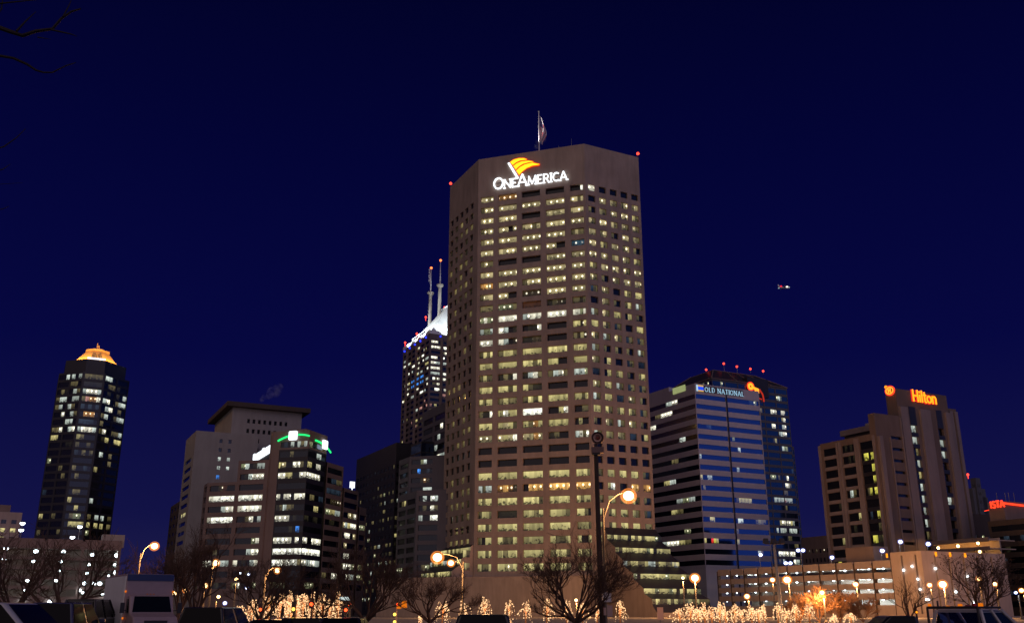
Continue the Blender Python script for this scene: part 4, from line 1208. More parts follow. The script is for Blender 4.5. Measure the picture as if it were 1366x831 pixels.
# ------------------------------------------------------------------ hotel with the orange sign
def hotel():
    Wc = at(1168.5, 577, 300); zw = Wc.z
    L1 = along(Wc, GL_, 1093.5)
    zl = zrow(640, Wc.y)
    a = along(onz(Wc, zl), GR_, 1212)
    root = thing('hotel', 'brown concrete hotel with ribbed wing, tall slab and glowing orange sign letters', 'hotel', (Wc.x, Wc.y, 0))
    wall, wins = MB(), Wins()
    def u_of(px): return L1 - along(onz(Wc, zrow(600, Wc.y)), GL_, px)
    c1, c2, c3 = (u_of(1099.5), u_of(1116)), (u_of(1124), u_of(1140)), (u_of(1148), u_of(1166.2))
    Yp = Wc.y + 25
    z1 = zrow(594, Wc.y + 12); pit = 3.72
    rows = floors(z1, pit, 17, 2.45)
    s2 = {0: '.e.e.', 1: '..e.e', 4: '.cd.', 6: '...y', 7: '.e..', 12: '...'}
    s1 = {5: '...e', 8: '...y', 9: '...', 10: '.Y..', 11: '..a.'}
    s3 = {1: '.YY.YY', 2: '....YY', 3: '....YY', 4: '.dY.YY', 6: '.n..YY', 7: '....dd', 8: '.YYeed', 9: '....', 10: '....YY'}
    facade(wall, wins, Wc + GL_ * L1, Wc, 0, zw, [c1, c2, c3], rows, lambda r, c: (s1, s2, s3)[c].get(r, '....'), .35, M['glass_dark'])
    nl = nrm(-GL_); nr = nrm(GR_)
    fin = []; pan = []
    for px in (1095.0, 1118.2, 1121.6, 1142.5, 1145.6, 1167.2):
        u = L1 - u_of(px) if False else along(onz(Wc, zrow(600, Wc.y)), GL_, px)
        q = Wc + GL_ * u
        fin.append(MB()); fin[-1].prism([q + nl * .35 + GL_ * .45, q + nl * .35 - GL_ * .45, q - nl * .1 - GL_ * .45, q - nl * .1 + GL_ * .45], 0, zw - .6)
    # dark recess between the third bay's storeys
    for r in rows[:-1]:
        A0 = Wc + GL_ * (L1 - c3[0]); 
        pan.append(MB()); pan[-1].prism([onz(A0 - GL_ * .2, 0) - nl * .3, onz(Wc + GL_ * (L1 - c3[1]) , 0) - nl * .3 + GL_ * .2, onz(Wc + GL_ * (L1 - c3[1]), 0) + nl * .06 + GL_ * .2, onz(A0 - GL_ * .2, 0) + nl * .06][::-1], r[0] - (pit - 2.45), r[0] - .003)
    # right face of the wing: broad pale fins and the slotted shaft
    Dw = Wc + GR_ * a
    sl = (a * .55, a * .955)
    srow = floors(z1 + 1.6, pit * 1.0, 17, .95)
    facade(wall, wins, Wc, Dw, 0, zw + 6.5, [sl], srow, lambda r, c: '.', .6, M['glass_dark'])
    plain(wall, Dw, Dw + GL_ * 2.5, 0, zw + 6.5); plain(wall, Wc + GL_ * 2.5, Wc, zw, zw + 6.5); cap(wall, [Wc + GL_ * 2.5, Wc, Dw, Dw + GL_ * 2.5], zw + 6.5); plain(wall, Dw + GL_ * 2.5, Wc + GL_ * 2.5, zw, zw + 6.5)
    plain(wall, Dw + GL_ * 2.5, Dw + GL_ * 20, 0, zw)
    cap(wall, [Wc + GL_ * L1, Wc + GL_ * 2.5, Wc + GL_ * 2.5 + GR_ * a, Wc + GL_ * L1 + GR_ * a], zw); plain(wall, Wc + GL_ * L1 + GR_ * 12, Wc + GL_ * L1, 0, zw)
    for f0, f1, pr in ((.03, .16, .9), (.49, .52, .3), (.965, .995, .3)):
        fin.append(MB()); fin[-1].prism([Wc + GR_ * (a * f0) + nr * pr, Wc + GR_ * (a * f1) + nr * pr, Wc + GR_ * (a * f1) - nr * .1, Wc + GR_ * (a * f0) - nr * .1], 0, zw + (6 if f0 > .5 else -1))
    # parapet storey on the wing's roof
    q = at(1190, 560, Wc.y + 8); pl = along(q, GL_, 1120)
    m = MB(); m.prism([onz(q + GL_ * pl, 0), onz(q, 0), onz(q + GR_ * 6, 0), onz(q + GL_ * pl + GR_ * 6, 0)], q.z - 1.9, q.z); m.build('parapet', M['hotel_fin'], root)
    m = MB(); m.prism([onz(q + GL_ * (pl - 1) + GR_ * 1, 0), onz(q + GR_ * 1 + GL_ * 1, 0), onz(q + GR_ * 5, 0), onz(q + GL_ * (pl - 1) + GR_ * 5, 0)], zw + .01, q.z - 1.91); m.build('roof_storey', M['steel_dark'], root)
    m = MB(); qq = q + GL_ * (pl * .42) + GR_ * 8; m.prism([onz(qq + GL_ * 9, 0), onz(qq, 0), onz(qq + GR_ * 6, 0), onz(qq + GL_ * 9 + GR_ * 6, 0)], zw + .01, q.z + 2.6); m.build('plant_room', M['grey_concrete'], root)
    wins.add(onz(q + GL_ * 6.5, 0) + GR_ * .98, -GL_, 0, 4, q.z - 3.9, q.z - 2.4, 0, nl, '.Yy', M['glass'])
    # tall slab
    S = Wc + GR_ * (a + .05) - nr * .6; zs = zrow(518, S.y)
    Dz = S + GR_ * along(onz(S, zs), GR_, 1262); Ls = (Dz - S).length
    ld = along(onz(S, zs), GL_, 1180.5)
    e = lambda px, py: along(onz(S, zrow(py, S.y)), GR_, px)
    k1, k2 = (e(1212, 543), e(1220.5, 543)), (e(1248.6, 545), e(1256, 545))
    rs = floors(zrow(567, S.y + 3), pit * 1.03, 16, 2.5)
    zcr = zrow(540, S.y)
    t1 = {0: '.cc', 1: '.cc', 2: '..d', 3: '..c', 4: '..y', 5: '..c', 6: '..c', 7: '..c', 8: '..c', 9: '..d'}
    t2 = {0: '...', 1: 'ccc', 2: 'dcc', 6: '.cc'}
    facade(wall, wins, S, Dz, 0, zs, [k1, k2], rs, lambda r, c: (t1, t2)[c].get(r, '...'), .9, M['glass_dark'])
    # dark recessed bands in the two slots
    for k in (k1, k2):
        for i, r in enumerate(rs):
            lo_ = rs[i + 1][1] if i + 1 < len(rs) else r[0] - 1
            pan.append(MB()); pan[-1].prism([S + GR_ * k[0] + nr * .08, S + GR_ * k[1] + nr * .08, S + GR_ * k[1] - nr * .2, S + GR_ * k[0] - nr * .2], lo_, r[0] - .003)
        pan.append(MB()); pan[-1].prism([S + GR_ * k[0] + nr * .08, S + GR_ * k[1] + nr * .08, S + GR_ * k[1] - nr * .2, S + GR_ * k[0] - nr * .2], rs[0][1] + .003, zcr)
    As = S + GL_ * ld
    plain(wall, As, S, 0, zs); plain(wall, Dz, Dz + GL_ * ld, 0, zs); plain(wall, Dz + GL_ * ld, As, 0, zs); cap(wall, [As, S, Dz, Dz + GL_ * ld], zs)
    # lower shoulder at the right end
    z2 = zrow(543, Dz.y); D2 = Dz + GR_ * along(onz(Dz, z2), GR_, 1279)
    S2 = Dz - nr * 1.2
    plain(wall, S2, D2 - nr * 1.2, 0, z2); plain(wall, D2 - nr * 1.2, D2 + GL_ * 16, 0, z2); cap(wall, [S2, D2 - nr * 1.2, D2 + GL_ * 16, Dz + GL_ * 16], z2)
    wall.build('wall', M['hotel_concrete'], root)
    pal = []
    for f0, f1 in ((.02, .16), (.40, .60), (.905, .995)):
        pal.append(MB()); pal[-1].prism([S + GR_ * (Ls * f0) + nr * .7, S + GR_ * (Ls * f1) + nr * .7, S + GR_ * (Ls * f1) - nr * .1, S + GR_ * (Ls * f0) - nr * .1], 0, zcr - .5)
    lw = (D2 - Dz).length
    for f0, f1 in ((.25, .55), (.72, .98)):
        pal.append(MB()); pal[-1].prism([S2 + GR_ * (lw * f0) + nr * .6, S2 + GR_ * (lw * f1) + nr * .6, S2 + GR_ * (lw * f1) - nr * .1, S2 + GR_ * (lw * f0) - nr * .1], 0, z2 - 1)
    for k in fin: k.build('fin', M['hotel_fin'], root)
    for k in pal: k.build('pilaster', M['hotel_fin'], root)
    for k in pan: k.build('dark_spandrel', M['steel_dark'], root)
    # spandrel beams, paler, between the balconies
    for c in (c1, c2):
        for r in rows:
            q0 = Wc + GL_ * (L1 - c[0]); q1 = Wc + GL_ * (L1 - c[1])
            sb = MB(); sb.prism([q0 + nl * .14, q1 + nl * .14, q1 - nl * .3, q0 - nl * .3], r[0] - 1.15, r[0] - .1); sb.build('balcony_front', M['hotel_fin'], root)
    wins.finish(root, M['glass_dark'])
    # signs
    x0 = e(1215.5, 528); x1 = e(1249, 534); O = onz(S + GR_ * x0, zrow(533.5, S.y + 1)) + nr * .1
    rail = MB(); shape(rail, [(0, .3), (x1 - x0, .3), (x1 - x0, .5), (0, .5)], O - nr * .08, GR_, ZV, nr, .1); sg = rail.build('sign', M['red_neon'], root)
    tot = sum(glyph(c, False)[1] for c in 'Hilton'); size = 4.1; kx = (x1 - x0) / (tot * size); x = 0
    for c in 'Hilton':
        Sg, w = glyph(c, False)
        for ex, mt, off in ((.16, 'sign_red_halo', 0.0), (0.0, 'sign_orange_face', .3)):  # wider red emissive copies behind the letters imitate their halo
            if mt not in bpy.data.materials: mat_emit(mt, (1.0, .04, .02) if ex else (1.0, .26, .01), .9 if ex else 2.2)
            m = MB()
            for i, (pts, wd) in enumerate(Sg):
                ribbon(m, [(x + p[0] * size * kx, p[1] * size) for p in pts], (wd * .70 + ex) * size, O + nr * (off + .004 * i), GR_, ZV, nr, .25)
            m.build('letter' if not ex else 'letter_halo', bpy.data.materials[mt], sg)
        x += w * size * kx
    lu = along(onz(S, zrow(526, S.y)), GL_, 1188.7); P = onz(S + GL_ * lu, zrow(526.5, S.y + 8)) + nl * .15
    dl = -GL_
    rx = abs(along(onz(S, zrow(526, S.y)), GL_, 1183.2) - along(onz(S, zrow(526, S.y)), GL_, 1194.2)) / 2; ry = 1.4; ew = min(rx, ry)
    m = MB(); ribbon(m, ell(0, 0, rx, ry, n=20), .5, P, dl, ZV, nl, .3); so = m.build('sign', M['red_neon'], root)
    m = MB(); ribbon(m, ell(0, 0, rx * .84, ry * .78, n=20), .35, P + nl * .31, dl, ZV, nl, .1)
    for s in (-1, 1): ribbon(m, [(s * rx * .24, -ry * .5), (s * rx * .24, ry * .5)], rx * .22, P + nl * .32, dl, ZV, nl, .2)
    ribbon(m, [(-rx * .24, 0), (rx * .24, 0)], .45, P + nl * .33, dl, ZV, nl, .2)
    m.build('emblem', M['orange_neon'], so)
    b = onz(S + GL_ * (ld - .6), zs); m = MB(); m.tube([b, b + ZV * .9], .1, 5); m.ball(b + ZV * 1.2, .55, 8, 5); m.build('beacon', M['amber_lens'], root)
hotel()

# ------------------------------------------------------------------ parking decks
def point_light(parent, p, energy, col, size=.3, name='lamp_light'):
    li = bpy.data.lights.new(name, 'POINT'); li.energy = energy; li.color = col; li.shadow_soft_size = size
    o = bpy.data.objects.new(name, li); SC.collection.objects.link(o); o.parent = parent
    o.location = Vector(p) - origin_of(parent)
    return o

def right_garage():
    G = at(1228, 734, 252)
    nl, nr = nrm(-GL_), nrm(GR_)
    root = thing('parking_deck', 'beige open parking deck with lit levels and a tall ribbed concrete end wall', 'parking garage', (G.x, G.y, 0))
    wall, wins = MB(), Wins()
    zt = G.z
    la = along(onz(G, zt), GL_, 1187); P1 = G + GL_ * la
    lb = along(onz(G, zt), GR_, 1340); D = G + GR_ * lb
    cs = [(along(onz(G, zt - 4), GL_, p + 1.2), along(onz(G, zt - 4), GL_, p - 1.2)) for p in (1222.5, 1204)]
    cols = sorted([(la - c[1], la - c[0]) if c[1] > c[0] else (la - c[0], la - c[1]) for c in cs])
    tall = [(1.0, zt - .9)]
    facade(wall, wins, P1, G, 0, zt, cols, tall, lambda r, c: '.', .6, M['glass_dark'])
    c2 = [(along(onz(G, zt - 4), GR_, p - 1.1), along(onz(G, zt - 4), GR_, p + 1.1)) for p in (1230, 1248.5, 1267, 1286.5, 1306, 1324)]
    c2 = [(max(.05, a), b) for a, b in c2]
    facade(wall, wins, G, D, 0, zt, c2, tall, lambda r, c: '.', .6, M['glass_dark'])
    plain(wall, D, D + GL_ * 14, 0, zt); plain(wall, P1 + GR_ * 14, P1, 0, zt); cap(wall, [P1, G, D, D + GL_ * 14, P1 + GR_ * 14], zt)
    wall.build('end_wall', M['beige_concrete'], root)
    wins.finish(root, M['glass_dark'])
    # small lamps showing in the slots
    for px, py in ((1207, 760), (1219, 755), (1224.5, 772), (1226, 785.5), (1233.5, 799.5), (1230, 799), (1248, 758), (1271, 789), (1289.5, 768.5), (1293.5, 803.5)):
        d, n = (-GL_, nl) if px < 1228 else (GR_, nr)
        t = along(onz(G, zt - 6), GL_ if px < 1228 else GR_, px)
        q = G + (GL_ if px < 1228 else GR_) * t + n * .3
        m = MB(); m.ball(onz(q, zrow(py, q.y)), .27, 8, 5); m.build('wall_lamp', M['garage_lamp'], root)
    for px, py in ((1247, 737.5), (1266, 737), (1286, 736), (1183.5, 745)):
        d = GR_ if px > 1228 else GL_
        q = G + d * along(onz(G, zt), d, px) + (nr if px > 1228 else nl) * .25; m = MB(); m.box(onz(q, zt - 1.3), .42, .3, 1.1, R(28)); m.build('orange_glow_box', M['amber_lens'], root)  # emissive boxes stand in for the orange light at the slot tops
    # open decks
    Lt = along(onz(G, 12), GL_, 957); Q0 = G + GL_ * (la + .1); Q1 = G + GL_ * Lt
    Yq = Q0.y
    tops = [zrow(p, Yq) for p in (746.5, 762.3, 776.6, 790.3, 806.5)]
    bots = [zrow(p, Yq) for p in (756.6, 771.0, 784.8, 799.0)] + [0.0]
    nb = 11; dep = 14.0
    for k in range(5):
        for b in range(nb):
            u0 = la + (Lt - la) * b / nb + .35; u1 = la + (Lt - la) * (b + 1) / nb - .35
            m = MB(); a0, a1 = G + GL_ * u1, G + GL_ * u0
            m.prism([onz(a0, 0), onz(a1, 0), onz(a1 + GR_ * .35, 0), onz(a0 + GR_ * .35, 0)], bots[k], tops[k])
            m.build('spandrel', M['beige_concrete'], root)
    for k in range(5):
        m = MB(); m.prism([onz(Q1 + GR_ * .4, 0), onz(Q0 + GR_ * .4, 0), onz(Q0 + GR_ * dep, 0), onz(Q1 + GR_ * dep, 0)], bots[k] + .25 if k < 4 else .05, bots[k] + .7 if k < 4 else .3)
        m.build('floor_slab', M['beige_concrete'], root)
    m = MB(); m.prism([onz(Q1 + GR_ * dep, 0), onz(Q0 + GR_ * dep, 0), onz(Q0 + GR_ * (dep + .4), 0), onz(Q1 + GR_ * (dep + .4), 0)], 0, tops[1]); m.build('back_wall', M['beige_concrete'], root)
    for b in range(nb + 1):
        u = la + (Lt - la) * b / nb; q = G + GL_ * u + GR_ * .5
        m = MB(); m.prism([q - GL_ * .38 - GR_ * .32, q + GL_ * .38 - GR_ * .32, q + GL_ * .38 + GR_ * .6, q - GL_ * .38 + GR_ * .6][::-1], 0, tops[0] - .5); m.build('column', M['dim_brown'], root)
    # ceiling lamps, one row per level
    for k in range(4):
        zc = bots[k] + .18
        for i, px in enumerate((970, 983, 994, 1008, 1022, 1035, 1049, 1063, 1079, 1097, 1112, 1127, 1144, 1159, 1178)):
            if (i * 7 + k * 3) % 5 == 0 and k > 0: continue
            if k == 3 and i < 9 and i % 2: continue
            d = 2.0 + ((i * 5 + k * 3) % 4) * 1.4
            q = G + GR_ * d; q = q + GL_ * along(onz(q, zc), GL_, px)
            m = MB(); m.ball(onz(q, zc - .05), .26 + .05 * ((i + k) % 3), 8, 5, sz=.8); m.build('ceiling_light', M['garage_lamp'], root)
        for px in (1120, 1150, 1172):
            q = G + GR_ * 8; q = q + GL_ * along(onz(q, zc), GL_, px)
            point_light(root, onz(q, zc - .5), 1500 if k else 500, (.72, .95, 1.0), .3)
        for px in (1000, 1050, 1085):
            q = G + GR_ * 8; q = q + GL_ * along(onz(q, zc), GL_, px)
            point_light(root, onz(q, zc - .5), 330, (.72, .95, 1.0), .3)
    # stair penthouse on the roof
    c = G + GR_ * 6 + GL_ * along(onz(G + GR_ * 6, 16), GL_, 1166); l = along(onz(c, 18), GL_, 1128)
    m = MB(); m.prism([onz(c + GL_ * l, 0), onz(c, 0), onz(c + GR_ * 6, 0), onz(c + GL_ * l + GR_ * 6, 0)], bots[0] + .7, zrow(728, c.y)); m.build('stair_house', M['brown_concrete'], root)
    # lamps on the roof deck
    labels = {1013: 'leftmost single white lamp on the right parking deck roof', 1050: 'low twin white lamp on the deck roof before the striped office',
              1068: 'tallest twin white lamp on deck roof right of the striped office', 1107: 'white lamp on the deck roof under the hotel wing corner',
              1174: 'pole lamp on the deck roof beside the brown stair house', 1199: 'white lamp above the deck end wall below the slotted hotel shaft',
              1236: 'white lamp rising beside the orange lit deck'}
    for px, py, dd, twin in ((1013, 739.5, 5, 0), (1050, 750.5, 9, 1), (1068, 733.5, 7, 1), (1107, 743, 6, 0), (1174, 734, 3, 0), (1199.5, 722, 5, 0), (1236, 725, 6, 0)):
        d0 = GL_ if px < 1228 else GR_
        q = G + (GR_ * dd if px < 1228 else GL_ * dd)
        q = q + d0 * along(onz(q, zt + 3), d0, px)
        zb = (bots[0] + .7) if px < 1187 else zt
        z = zrow(py, q.y)
        t = thing('roof_lamp', labels[int(px)], 'lamp post', onz(q, zb), 'white lamps on the right parking deck roof')
        m = MB(); m.tube([onz(q, zb), onz(q, z - .2)], [.12, .08], 6); m.build('pole', M['metal_pole'], t)
        xs = (-.75, .75) if twin else (.35,)
        for x in xs:
            m = MB(); m.tube([onz(q, z - .25), onz(q, z - .1) + Vector((x, 0, 0))], .06, 5); m.build('arm', M['metal_pole'], t)
            c = onz(q, z) + Vector((x, 0, 0))
            m = MB(); m.lathe(c, [(.05, .5), (.3, .44), (.4, .36)], 10); m.build('lamp_head', M['dark_pole'], t)
            m = MB(); m.ball(c - ZV * .05, .52, 12, 8, sz=.8); m.build('lens', M['led_white'], t)
            m = MB(); m.ball(c - ZV * .05, .80, 14, 8, sz=.9); m.build('halo_shell', M['halo_blue'], t)  # added shell standing in for the lamp's blue halo
        point_light(t, onz(q, z - 1.0), 60, (.8, .88, 1.0), .4)
right_garage()

def left_garage():
    D = at(161, 721, 254); zt = D.z
    A = D - GR_ * 62
    nr = nrm(GR_); Lg = 62.0
    root = thing('parking_deck', 'left parking deck with rows of bright white lamps on every level', 'parking garage', (D.x, D.y, 0))
    Ym = at(80, 740, 230).y
    Am = A + GR_ * along(onz(A, 12), GR_, 80); Ym = Am.y
    tops = [zt] + [zrow(p, Ym) for p in (743.0, 756.0, 769.0, 782.0, 795)]
    bots = [zrow(p, Ym) for p in (732.0, 746.5, 759.5, 772.5, 785.5)] + [0.0]
    nb = 7; dep = 13.0
    for k in range(6):
        for b in range(nb):
            u0, u1 = Lg * b / nb + .3, Lg * (b + 1) / nb - .3
            a0, a1 = A + GR_ * u0, A + GR_ * u1
            m = MB(); m.prism([onz(a0, 0), onz(a1, 0), onz(a1 - nr * .35, 0), onz(a0 - nr * .35, 0)], bots[k], tops[k]); m.build('spandrel', M['brown_concrete'], root)
    for k in range(5):
        m = MB(); m.prism([onz(A - nr * .4, 0), onz(D - nr * .4, 0), onz(D - nr * dep, 0), onz(A - nr * dep, 0)], bots[k] + .3, bots[k] + .75); m.build('floor_slab', M['brown_concrete'], root)
    m = MB(); m.prism([onz(A - nr * dep, 0), onz(D - nr * dep, 0), onz(D - nr * (dep + .4), 0), onz(A - nr * (dep + .4), 0)], 0, tops[0] - .5); m.build('back_wall', M['brown_concrete'], root)
    m = MB(); m.prism([onz(D, 0), onz(D + GR_ * .4, 0), onz(D + GR_ * .4 - nr * dep, 0), onz(D - nr * dep, 0)], 0, zt); m.build('side_wall', M['brown_concrete'], root)
    for b in range(nb + 1):
        q = A + GR_ * (Lg * b / nb); m = MB(); m.prism([q - GR_ * .33 + nr * .02, q + GR_ * .33 + nr * .02, q + GR_ * .33 - nr * .9, q - GR_ * .33 - nr * .9], 0, zt - .4); m.build('column', M['brown_concrete'], root)
    lamps = [(4, 731, .8), (44.5, 735, .75), (81.5, 735.5, .75), (120.5, 739.5, .7), (153.5, 740.5, .85), (4, 744.5, .8), (43, 748, .6), (79.5, 748.5, .65), (118, 752.5, .62), (152.5, 753, .6),
             (3, 757.5, .6), (79, 761, .55), (117, 764.5, .55), (154.5, 763, .8), (146, 767.5, .4), (39, 774, .6), (77, 774, .6), (115, 777.5, .7), (127.5, 778, .75), (135.5, 778, .75), (38, 787, .45),
             (110, 787, .6), (114.5, 790, .5), (141.5, 792.5, .6), (36, 802, .75), (72.5, 802.5, .75), (106.5, 817, .8), (138, 816.5, .6), (103, 805, .5), (3, 786, .3), (139, 805, .5)]
    for i, (px, py, r) in enumerate(lamps):
        q = A - nr * (1.4 if i < 21 else -.35); q = q + GR_ * along(onz(q, 12), GR_, px)
        m = MB(); c = onz(q, zrow(py, q.y)); m.ball(c, r * .72, 10, 6, sz=.8)
        m.build('ceiling_light', M['garage_lamp'], root)
    for k in range(5):
        for px in (10, 60, 105, 150):
            q = A - nr * 5; q = q + GR_ * along(onz(q, 12), GR_, px)
            point_light(root, onz(q, bots[k] - .3), 170, (.72, .95, 1.0), .3)
    q = A - nr * 3 + GR_ * along(onz(A - nr * 3, zt), GR_, 150)
    m = MB(); m.box(onz(q, bots[0] + .75), 5.5, 4, 4.0 + zt - bots[0] - .75 - 2.4, R(28)); m.build('stair_house', M['grey_concrete'], root)
    for px, py, dd, lab in ((105.5, 702, 4, 'upper bright lamp in front of the copper roofed tower'), (97.5, 716, 3, 'lower bright lamp in front of the copper roofed tower'), (106, 720, 6, 'small low lamp on the left parking deck rim'),
                            (61, 720.5, 3, 'dim low lamp on the left deck roof, left of the tower'), (28.5, 697.5, 5, 'upper lamp beside the small pale building at far left'), (28, 706.5, 6, 'lower lamp beside the small pale building at far left')):
        q = A - nr * dd; q = q + GR_ * along(onz(q, zt + 2), GR_, px); z = zrow(py, q.y)
        t = thing('roof_lamp', lab, 'lamp post', onz(q, bots[0] + .75), 'white lamps on the left parking deck roof')
        m = MB(); m.tube([onz(q, bots[0] + .75), onz(q, z)], [.12, .08], 6); m.build('pole', M['metal_pole'], t)
        r = .34 if px in (61, 106) else .68
        m = MB(); m.lathe(onz(q, z), [(.05, r * .9), (r, r * .5), (r * 1.05, r * .2)], 10); m.build('lamp_head', M['dark_pole'], t)
        m = MB(); m.ball(onz(q, z), r * .92, 10, 6, sz=.8); m.build('lens', M['led_white'], t)
left_garage()

# ------------------------------------------------------------------ lesser buildings
def simple_building(name, label, cat, C, lp, rp, wallmat, glass, cols1, cols2, ztop_row, pitch, n, h, s1, s2, depthR=None, depthL=None):
    L1 = along(C, GL_, lp) if lp is not None else depthL; L2 = along(C, GR_, rp) if rp is not None else depthR
    r = thing(name, label, cat, (C.x, C.y, 0))
    w, k = MB(), Wins()
    block(r, C, GL_, L1, GR_, L2, w, k, evenly(L1, *cols1), evenly(L2, *cols2), floors(ztop_row, pitch, n, h), s1, s2, .3, glass)
    w.build('wall', wallmat, r); k.finish(r, glass)
    return r, L1, L2
# small pale building at far left
C = at(30, 683.5, 337); C0 = C - GR_ * 40
w, k = MB(), Wins(); r = thing('small_building', 'small pale building at the far left edge beyond the parking deck', 'building', (C.x, C.y, 0))
facade(w, k, C0, C, 0, C.z, evenly(40, 12, .5, .6), floors(C.z - 2.6, 2.9, 14, 1.4), lambda r_, c: 'y' if (r_ == 1 and c in (10, 11)) or (r_ == 2 and c == 10) else '.', .3)
plain(w, C, C + GL_ * 14, 0, C.z); plain(w, C + GL_ * 14, C0 + GL_ * 14, 0, C.z); plain(w, C0 + GL_ * 14, C0, 0, C.z); cap(w, [C0, C, C + GL_ * 14, C0 + GL_ * 14], C.z)
w.build('wall', M['beige_concrete'], r); k.finish(r, M['glass_dark'])
m = MB(); q = C - GR_ * 7 + GL_ * 5; m.box(onz(q, C.z + .01), 6, 6, 2.6, R(28)); m.build('penthouse', M['brown_concrete'], r)
# brown block left of the hotel
C = at(1112, 713, 387)
simple_building('brown_office', 'low brown office left of the hotel behind the parking deck', 'building', C, 1068, None, M['brown_concrete'], M['glass_dark'], (8, .45, 1), (6, .45, 1), C.z - 5, 3.6, 6, 1.6,
                lambda r_, c: 'a' if r_ == 0 and c % 2 else '.', lambda r_, c: '.', depthR=26)
# small brown hall under the mansard tower's right edge
C = at(1282, 684, 328)
hall, hl, hr = simple_building('brown_hall', 'dark brown windowless hall with a pale tapered roof unit right of the hotel', 'building', C, 1239, 1324, M['dim_brown'], M['glass_dark'], (6, .4, 1), (4, .4, 1), C.z - 7.2, 3.5, 3, 1.4,
                lambda r_, c: 'c' if (r_ == 1 and c == 3) else 'e', lambda r_, c: 'g' if (r_ == 0 and c == 2) else 'e')
q = C + GL_ * 2.0 + GR_ * 2.5; q0 = onz(q, C.z + .01)
m = MB(); c0 = q0 + GL_ * 3 + GR_ * 2; m.box(c0, 7.4, 6.5, 4.9, R(28), taper=.80); m.build('roof_unit', M['pink_concrete'], hall)
# orange lit deck
C = at(1318, 721, 282); l1 = along(C, GL_, 1236)
r = thing('orange_deck', 'small parking deck glowing orange under sodium lamps behind the ribbed wall', 'parking garage', (C.x, C.y, 0))
A_ = C + GL_ * l1; nl = nrm(-GL_)
for k_, (zt_, zb_) in enumerate(((zrow(716, C.y - 0), zrow(721.5, C.y)), (zrow(728, C.y), zrow(733.0, C.y)), (zrow(739.5, C.y), 0.0))):
    m = MB(); m.prism([onz(A_, 0), onz(C, 0), onz(C + GR_ * .4, 0), onz(A_ + GR_ * .4, 0)], zb_, zt_); m.build('spandrel', M['brown_concrete'], r)
    m = MB(); m.prism([onz(A_ + GR_ * .45, 0), onz(C + GR_ * .45, 0), onz(C + GR_ * 12, 0), onz(A_ + GR_ * 12, 0)], zb_ + .3 if zb_ else .05, zb_ + .6 if zb_ else .3); m.build('floor_slab', M['beige_concrete'], r)
m = MB(); m.prism([onz(A_ + GR_ * 5, 0), onz(C + GR_ * 5, 0), onz(C + GR_ * 5.4, 0), onz(A_ + GR_ * 5.4, 0)], 0, zrow(716, C.y)); m.build('back_wall', M['beige_concrete'], r)
for px, py in ((1253, 730.5), (1279.5, 728.0), (1306.5, 724.2), (1307.5, 735.5)):
    q = C + GR_ * 2.0; q = q + GL_ * along(onz(q, 18), GL_, px); z = zrow(py, q.y)
    m = MB(); m.ball(onz(q, z), .42, 8, 6); m.build('ceiling_light', M['garage_lamp_orange'], r); point_light(r, onz(q - GR_ * .6, z - .1), 420, (1, .50, .10), .3)
# dark office with red roof sign at the right edge
C = at(1341, 671, 286); l1 = along(C, GL_, 1317)
Cb = at(1398, 688, 283)
r = thing('red_sign_office', 'dark office at the right edge with glowing red letters on its roof storey', 'office block', (Cb.x, Cb.y, 0))
w, k = MB(), Wins(); lb_ = along(Cb, GL_, 1317.5)
facade(w, k, Cb + GL_ * lb_, Cb, 0, Cb.z, [(.8, lb_ - .8)], floors(Cb.z - 1.6, 3.2, 8, 1.7), lambda r_, c: {1: '..n..n....', 2: '..e.......', 3: 'nn.......e', 6: 'cn........'}.get(r_, rand_spec(10, .10, 'e')), .3, M['glass_dark'])
dd_ = 26
plain(w, Cb, Cb + GR_ * dd_, 0, Cb.z); plain(w, Cb + GR_ * dd_, Cb + GR_ * dd_ + GL_ * lb_, 0, Cb.z); plain(w, Cb + GR_ * dd_ + GL_ * lb_, Cb + GL_ * lb_, 0, Cb.z); cap(w, [Cb + GL_ * lb_, Cb, Cb + GR_ * dd_, Cb + GR_ * dd_ + GL_ * lb_], Cb.z)
w.build('wall', M['dim_brown'], r); k.finish(r, M['glass_dark'])
P = Cb + GL_ * (lb_ * .30) + GR_ * 4; P = P + GL_ * along(onz(P, 30), GL_, 1341); pl_ = along(onz(P, 30), GL_, 1320.5)
zr_ = zrow(663.5, P.y); zl_ = Cb.z + .01
m = MB(); m.prism([onz(P + GL_ * pl_, 0), onz(P, 0), onz(P + GR_ * 18, 0), onz(P + GR_ * 18 + GL_ * pl_, 0)], zl_, zrow(668, P.y)); m.build('roof_storey', M['brown_concrete'], r)
nl = nrm(-GL_); nr = nrm(GR_)
O = onz(P + GL_ * pl_, zrow(677.3, P.y + 3)) + nl * .1
rl = MB(); shape(rl, [(-1.4, -.75), (.15, -.55), (.15, -.38), (-1.4, -.55)], O, -GL_, ZV, nl, .2); sg = rl.build('sign', M['red_neon'], r)
tot = sum(glyph(c, True)[1] for c in 'ISTA'); x = .9; sz = 2.1; kx = (pl_ - .3) / (tot * sz)
for c in 'ISTA':
    S_, wd_ = glyph(c, False); m = MB()
    for i_, (pts, ww) in enumerate(S_): ribbon(m, [(x + p[0] * sz * kx, p[1] * sz) for p in pts], ww * sz * 1.25, O + nl * (.003 * i_), -GL_, ZV, nl, .25)
    m.build('letter', M['red_neon'], sg); x += wd_ * sz * kx
m = MB(); ribbon(m, [(0, 1.15), (18, .6)], .55, onz(P, O.z) + nr * .1, GR_, ZV, nr, .25); m.build('red_band', M['red_neon'], sg)
